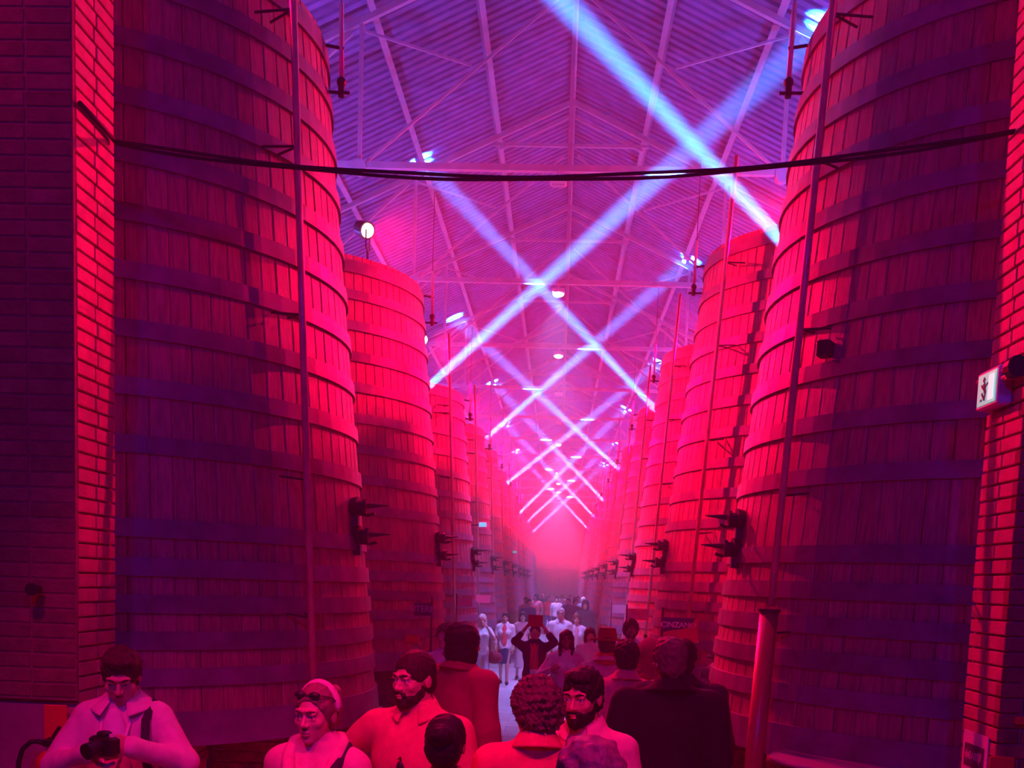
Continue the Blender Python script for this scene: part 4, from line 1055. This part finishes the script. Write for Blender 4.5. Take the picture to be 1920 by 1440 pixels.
p7,w7,a7=person('woman in a coral top, white cardigan and navy skirt walking up the aisle',948,1148,21.3,face=-3,hair='short',hc=(.06,.03,.03),skin=(.6,.32,.26),top='blazer',tc=(.85,.75,.8),extra=(.95,.10,.14),female=True,res='mid',bot='skirt',bc=(.03,.03,.12),hem=.80,legs={'L':((.09,-.10,.5),(.09,-.06,.085)),'R':((-.08,.02,.5),(-.09,.18,.10))})
p8,w8,a8=person('dark-haired woman in a long pale pink dress behind the raised tablet',981,1146,22.6,face=0,hair='bob',hc=(.025,.015,.025),skin=(.66,.4,.34),top='dress',tc=(.80,.5,.58),female=True,res='mid')
p10,w10,a10=person('man with spectacles and short grey hair in an open white shirt',1052,1139,20,face=4,hair='buzz',hc=(.5,.4,.4),skin=(.62,.34,.28),top='shirt',tc=(.85,.78,.86),res='mid',glasses='clear',collar='shirt',open_v=True)
p11,w11,a11=person('brown-haired woman in a pale cardigan over a pink top, behind the sunglasses',1082,1150,20.8,face=2,hair='bob',hc=(.18,.08,.07),skin=(.64,.36,.3),top='blazer',tc=(.8,.6,.68),extra=(.8,.35,.42),female=True,res='mid',bc=(.1,.08,.22))
# --- the distant crowd
FAR=[('distant woman with dark hair in a pink top and white trousers',1006,1113,39,'bob',(.03,.02,.03),'tee',(.90,.25,.32),(.85,.8,.85)),
('distant person in a bright red t-shirt and blue jeans',1028,1117,43,'short',(.2,.1,.08),'tee',(.95,.05,.10),(.05,.07,.3)),
('distant person in a white t-shirt and dark trousers beside the red t-shirt',1044,1118,41,'short',(.05,.03,.03),'tee',(.8,.75,.8),(.04,.04,.08)),
('distant person in a navy jacket with one arm raised',1066,1121,36,'short',(.04,.02,.03),'jacket',(.04,.05,.18),(.03,.03,.1)),
('distant person in a violet jacket beside the raised arm',1079,1122,33,'short',(.03,.02,.03),'jacket',(.16,.08,.3),(.04,.04,.1)),
('distant pale-haired person in a grey coat near the right-hand vats',1094,1119,40,'bob',(.8,.75,.7),'coat',(.4,.35,.42),(.1,.1,.2)),
('distant person in a dark grey hooded top near the right-hand vats',1098,1124,27,'hood',(.08,.07,.1),'hoodie',(.08,.07,.1),(.05,.05,.09)),
('distant dark-haired person in a pink shirt near the left-hand vats',986,1119,35,'short',(.03,.02,.03),'shirt',(.8,.4,.48),(.07,.07,.2)),
('distant person in a blue top and blue trousers near the left-hand vats',992,1122,31,'short',(.06,.04,.04),'tee',(.08,.10,.42),(.05,.06,.25)),
('distant bald person in a black shirt deep in the haze',1018,1113,53,'bald',(.03,.02,.03),'shirt',(.03,.03,.04),(.05,.04,.1)),
('distant long-haired person in a cream dress deep in the haze',1054,1114,52,'long',(.1,.06,.04),'dress',(.85,.75,.7),(.5,.4,.4)),
('farthest person in a maroon coat before the end door',1036,1112,60,'short',(.05,.03,.03),'coat',(.35,.05,.09),(.05,.05,.1)),
('distant curly-haired person in a lavender shirt, far right of the crowd',1084,1117,48,'curly',(.04,.03,.03),'shirt',(.55,.45,.75),(.1,.1,.2)),
('distant person in a pale jacket and red trousers, right of the aisle middle',1070,1114,47,'short',(.2,.15,.12),'jacket',(.75,.65,.72),(.5,.06,.1))]
for i,(lb,px,py,Y,ha,hc_,tp_,tc_,bc_) in enumerate(FAR):
    person(lb,px,py,Y,face=(i*37)%50-25,hair=ha,hc=hc_,top=tp_,tc=tc_,bc=bc_,res='far',group='distant visitors',arms={'L':((.27,-.05,1.55),(.25,-.08,1.85))} if 'raised' in lb and 'one arm' in lb else None)
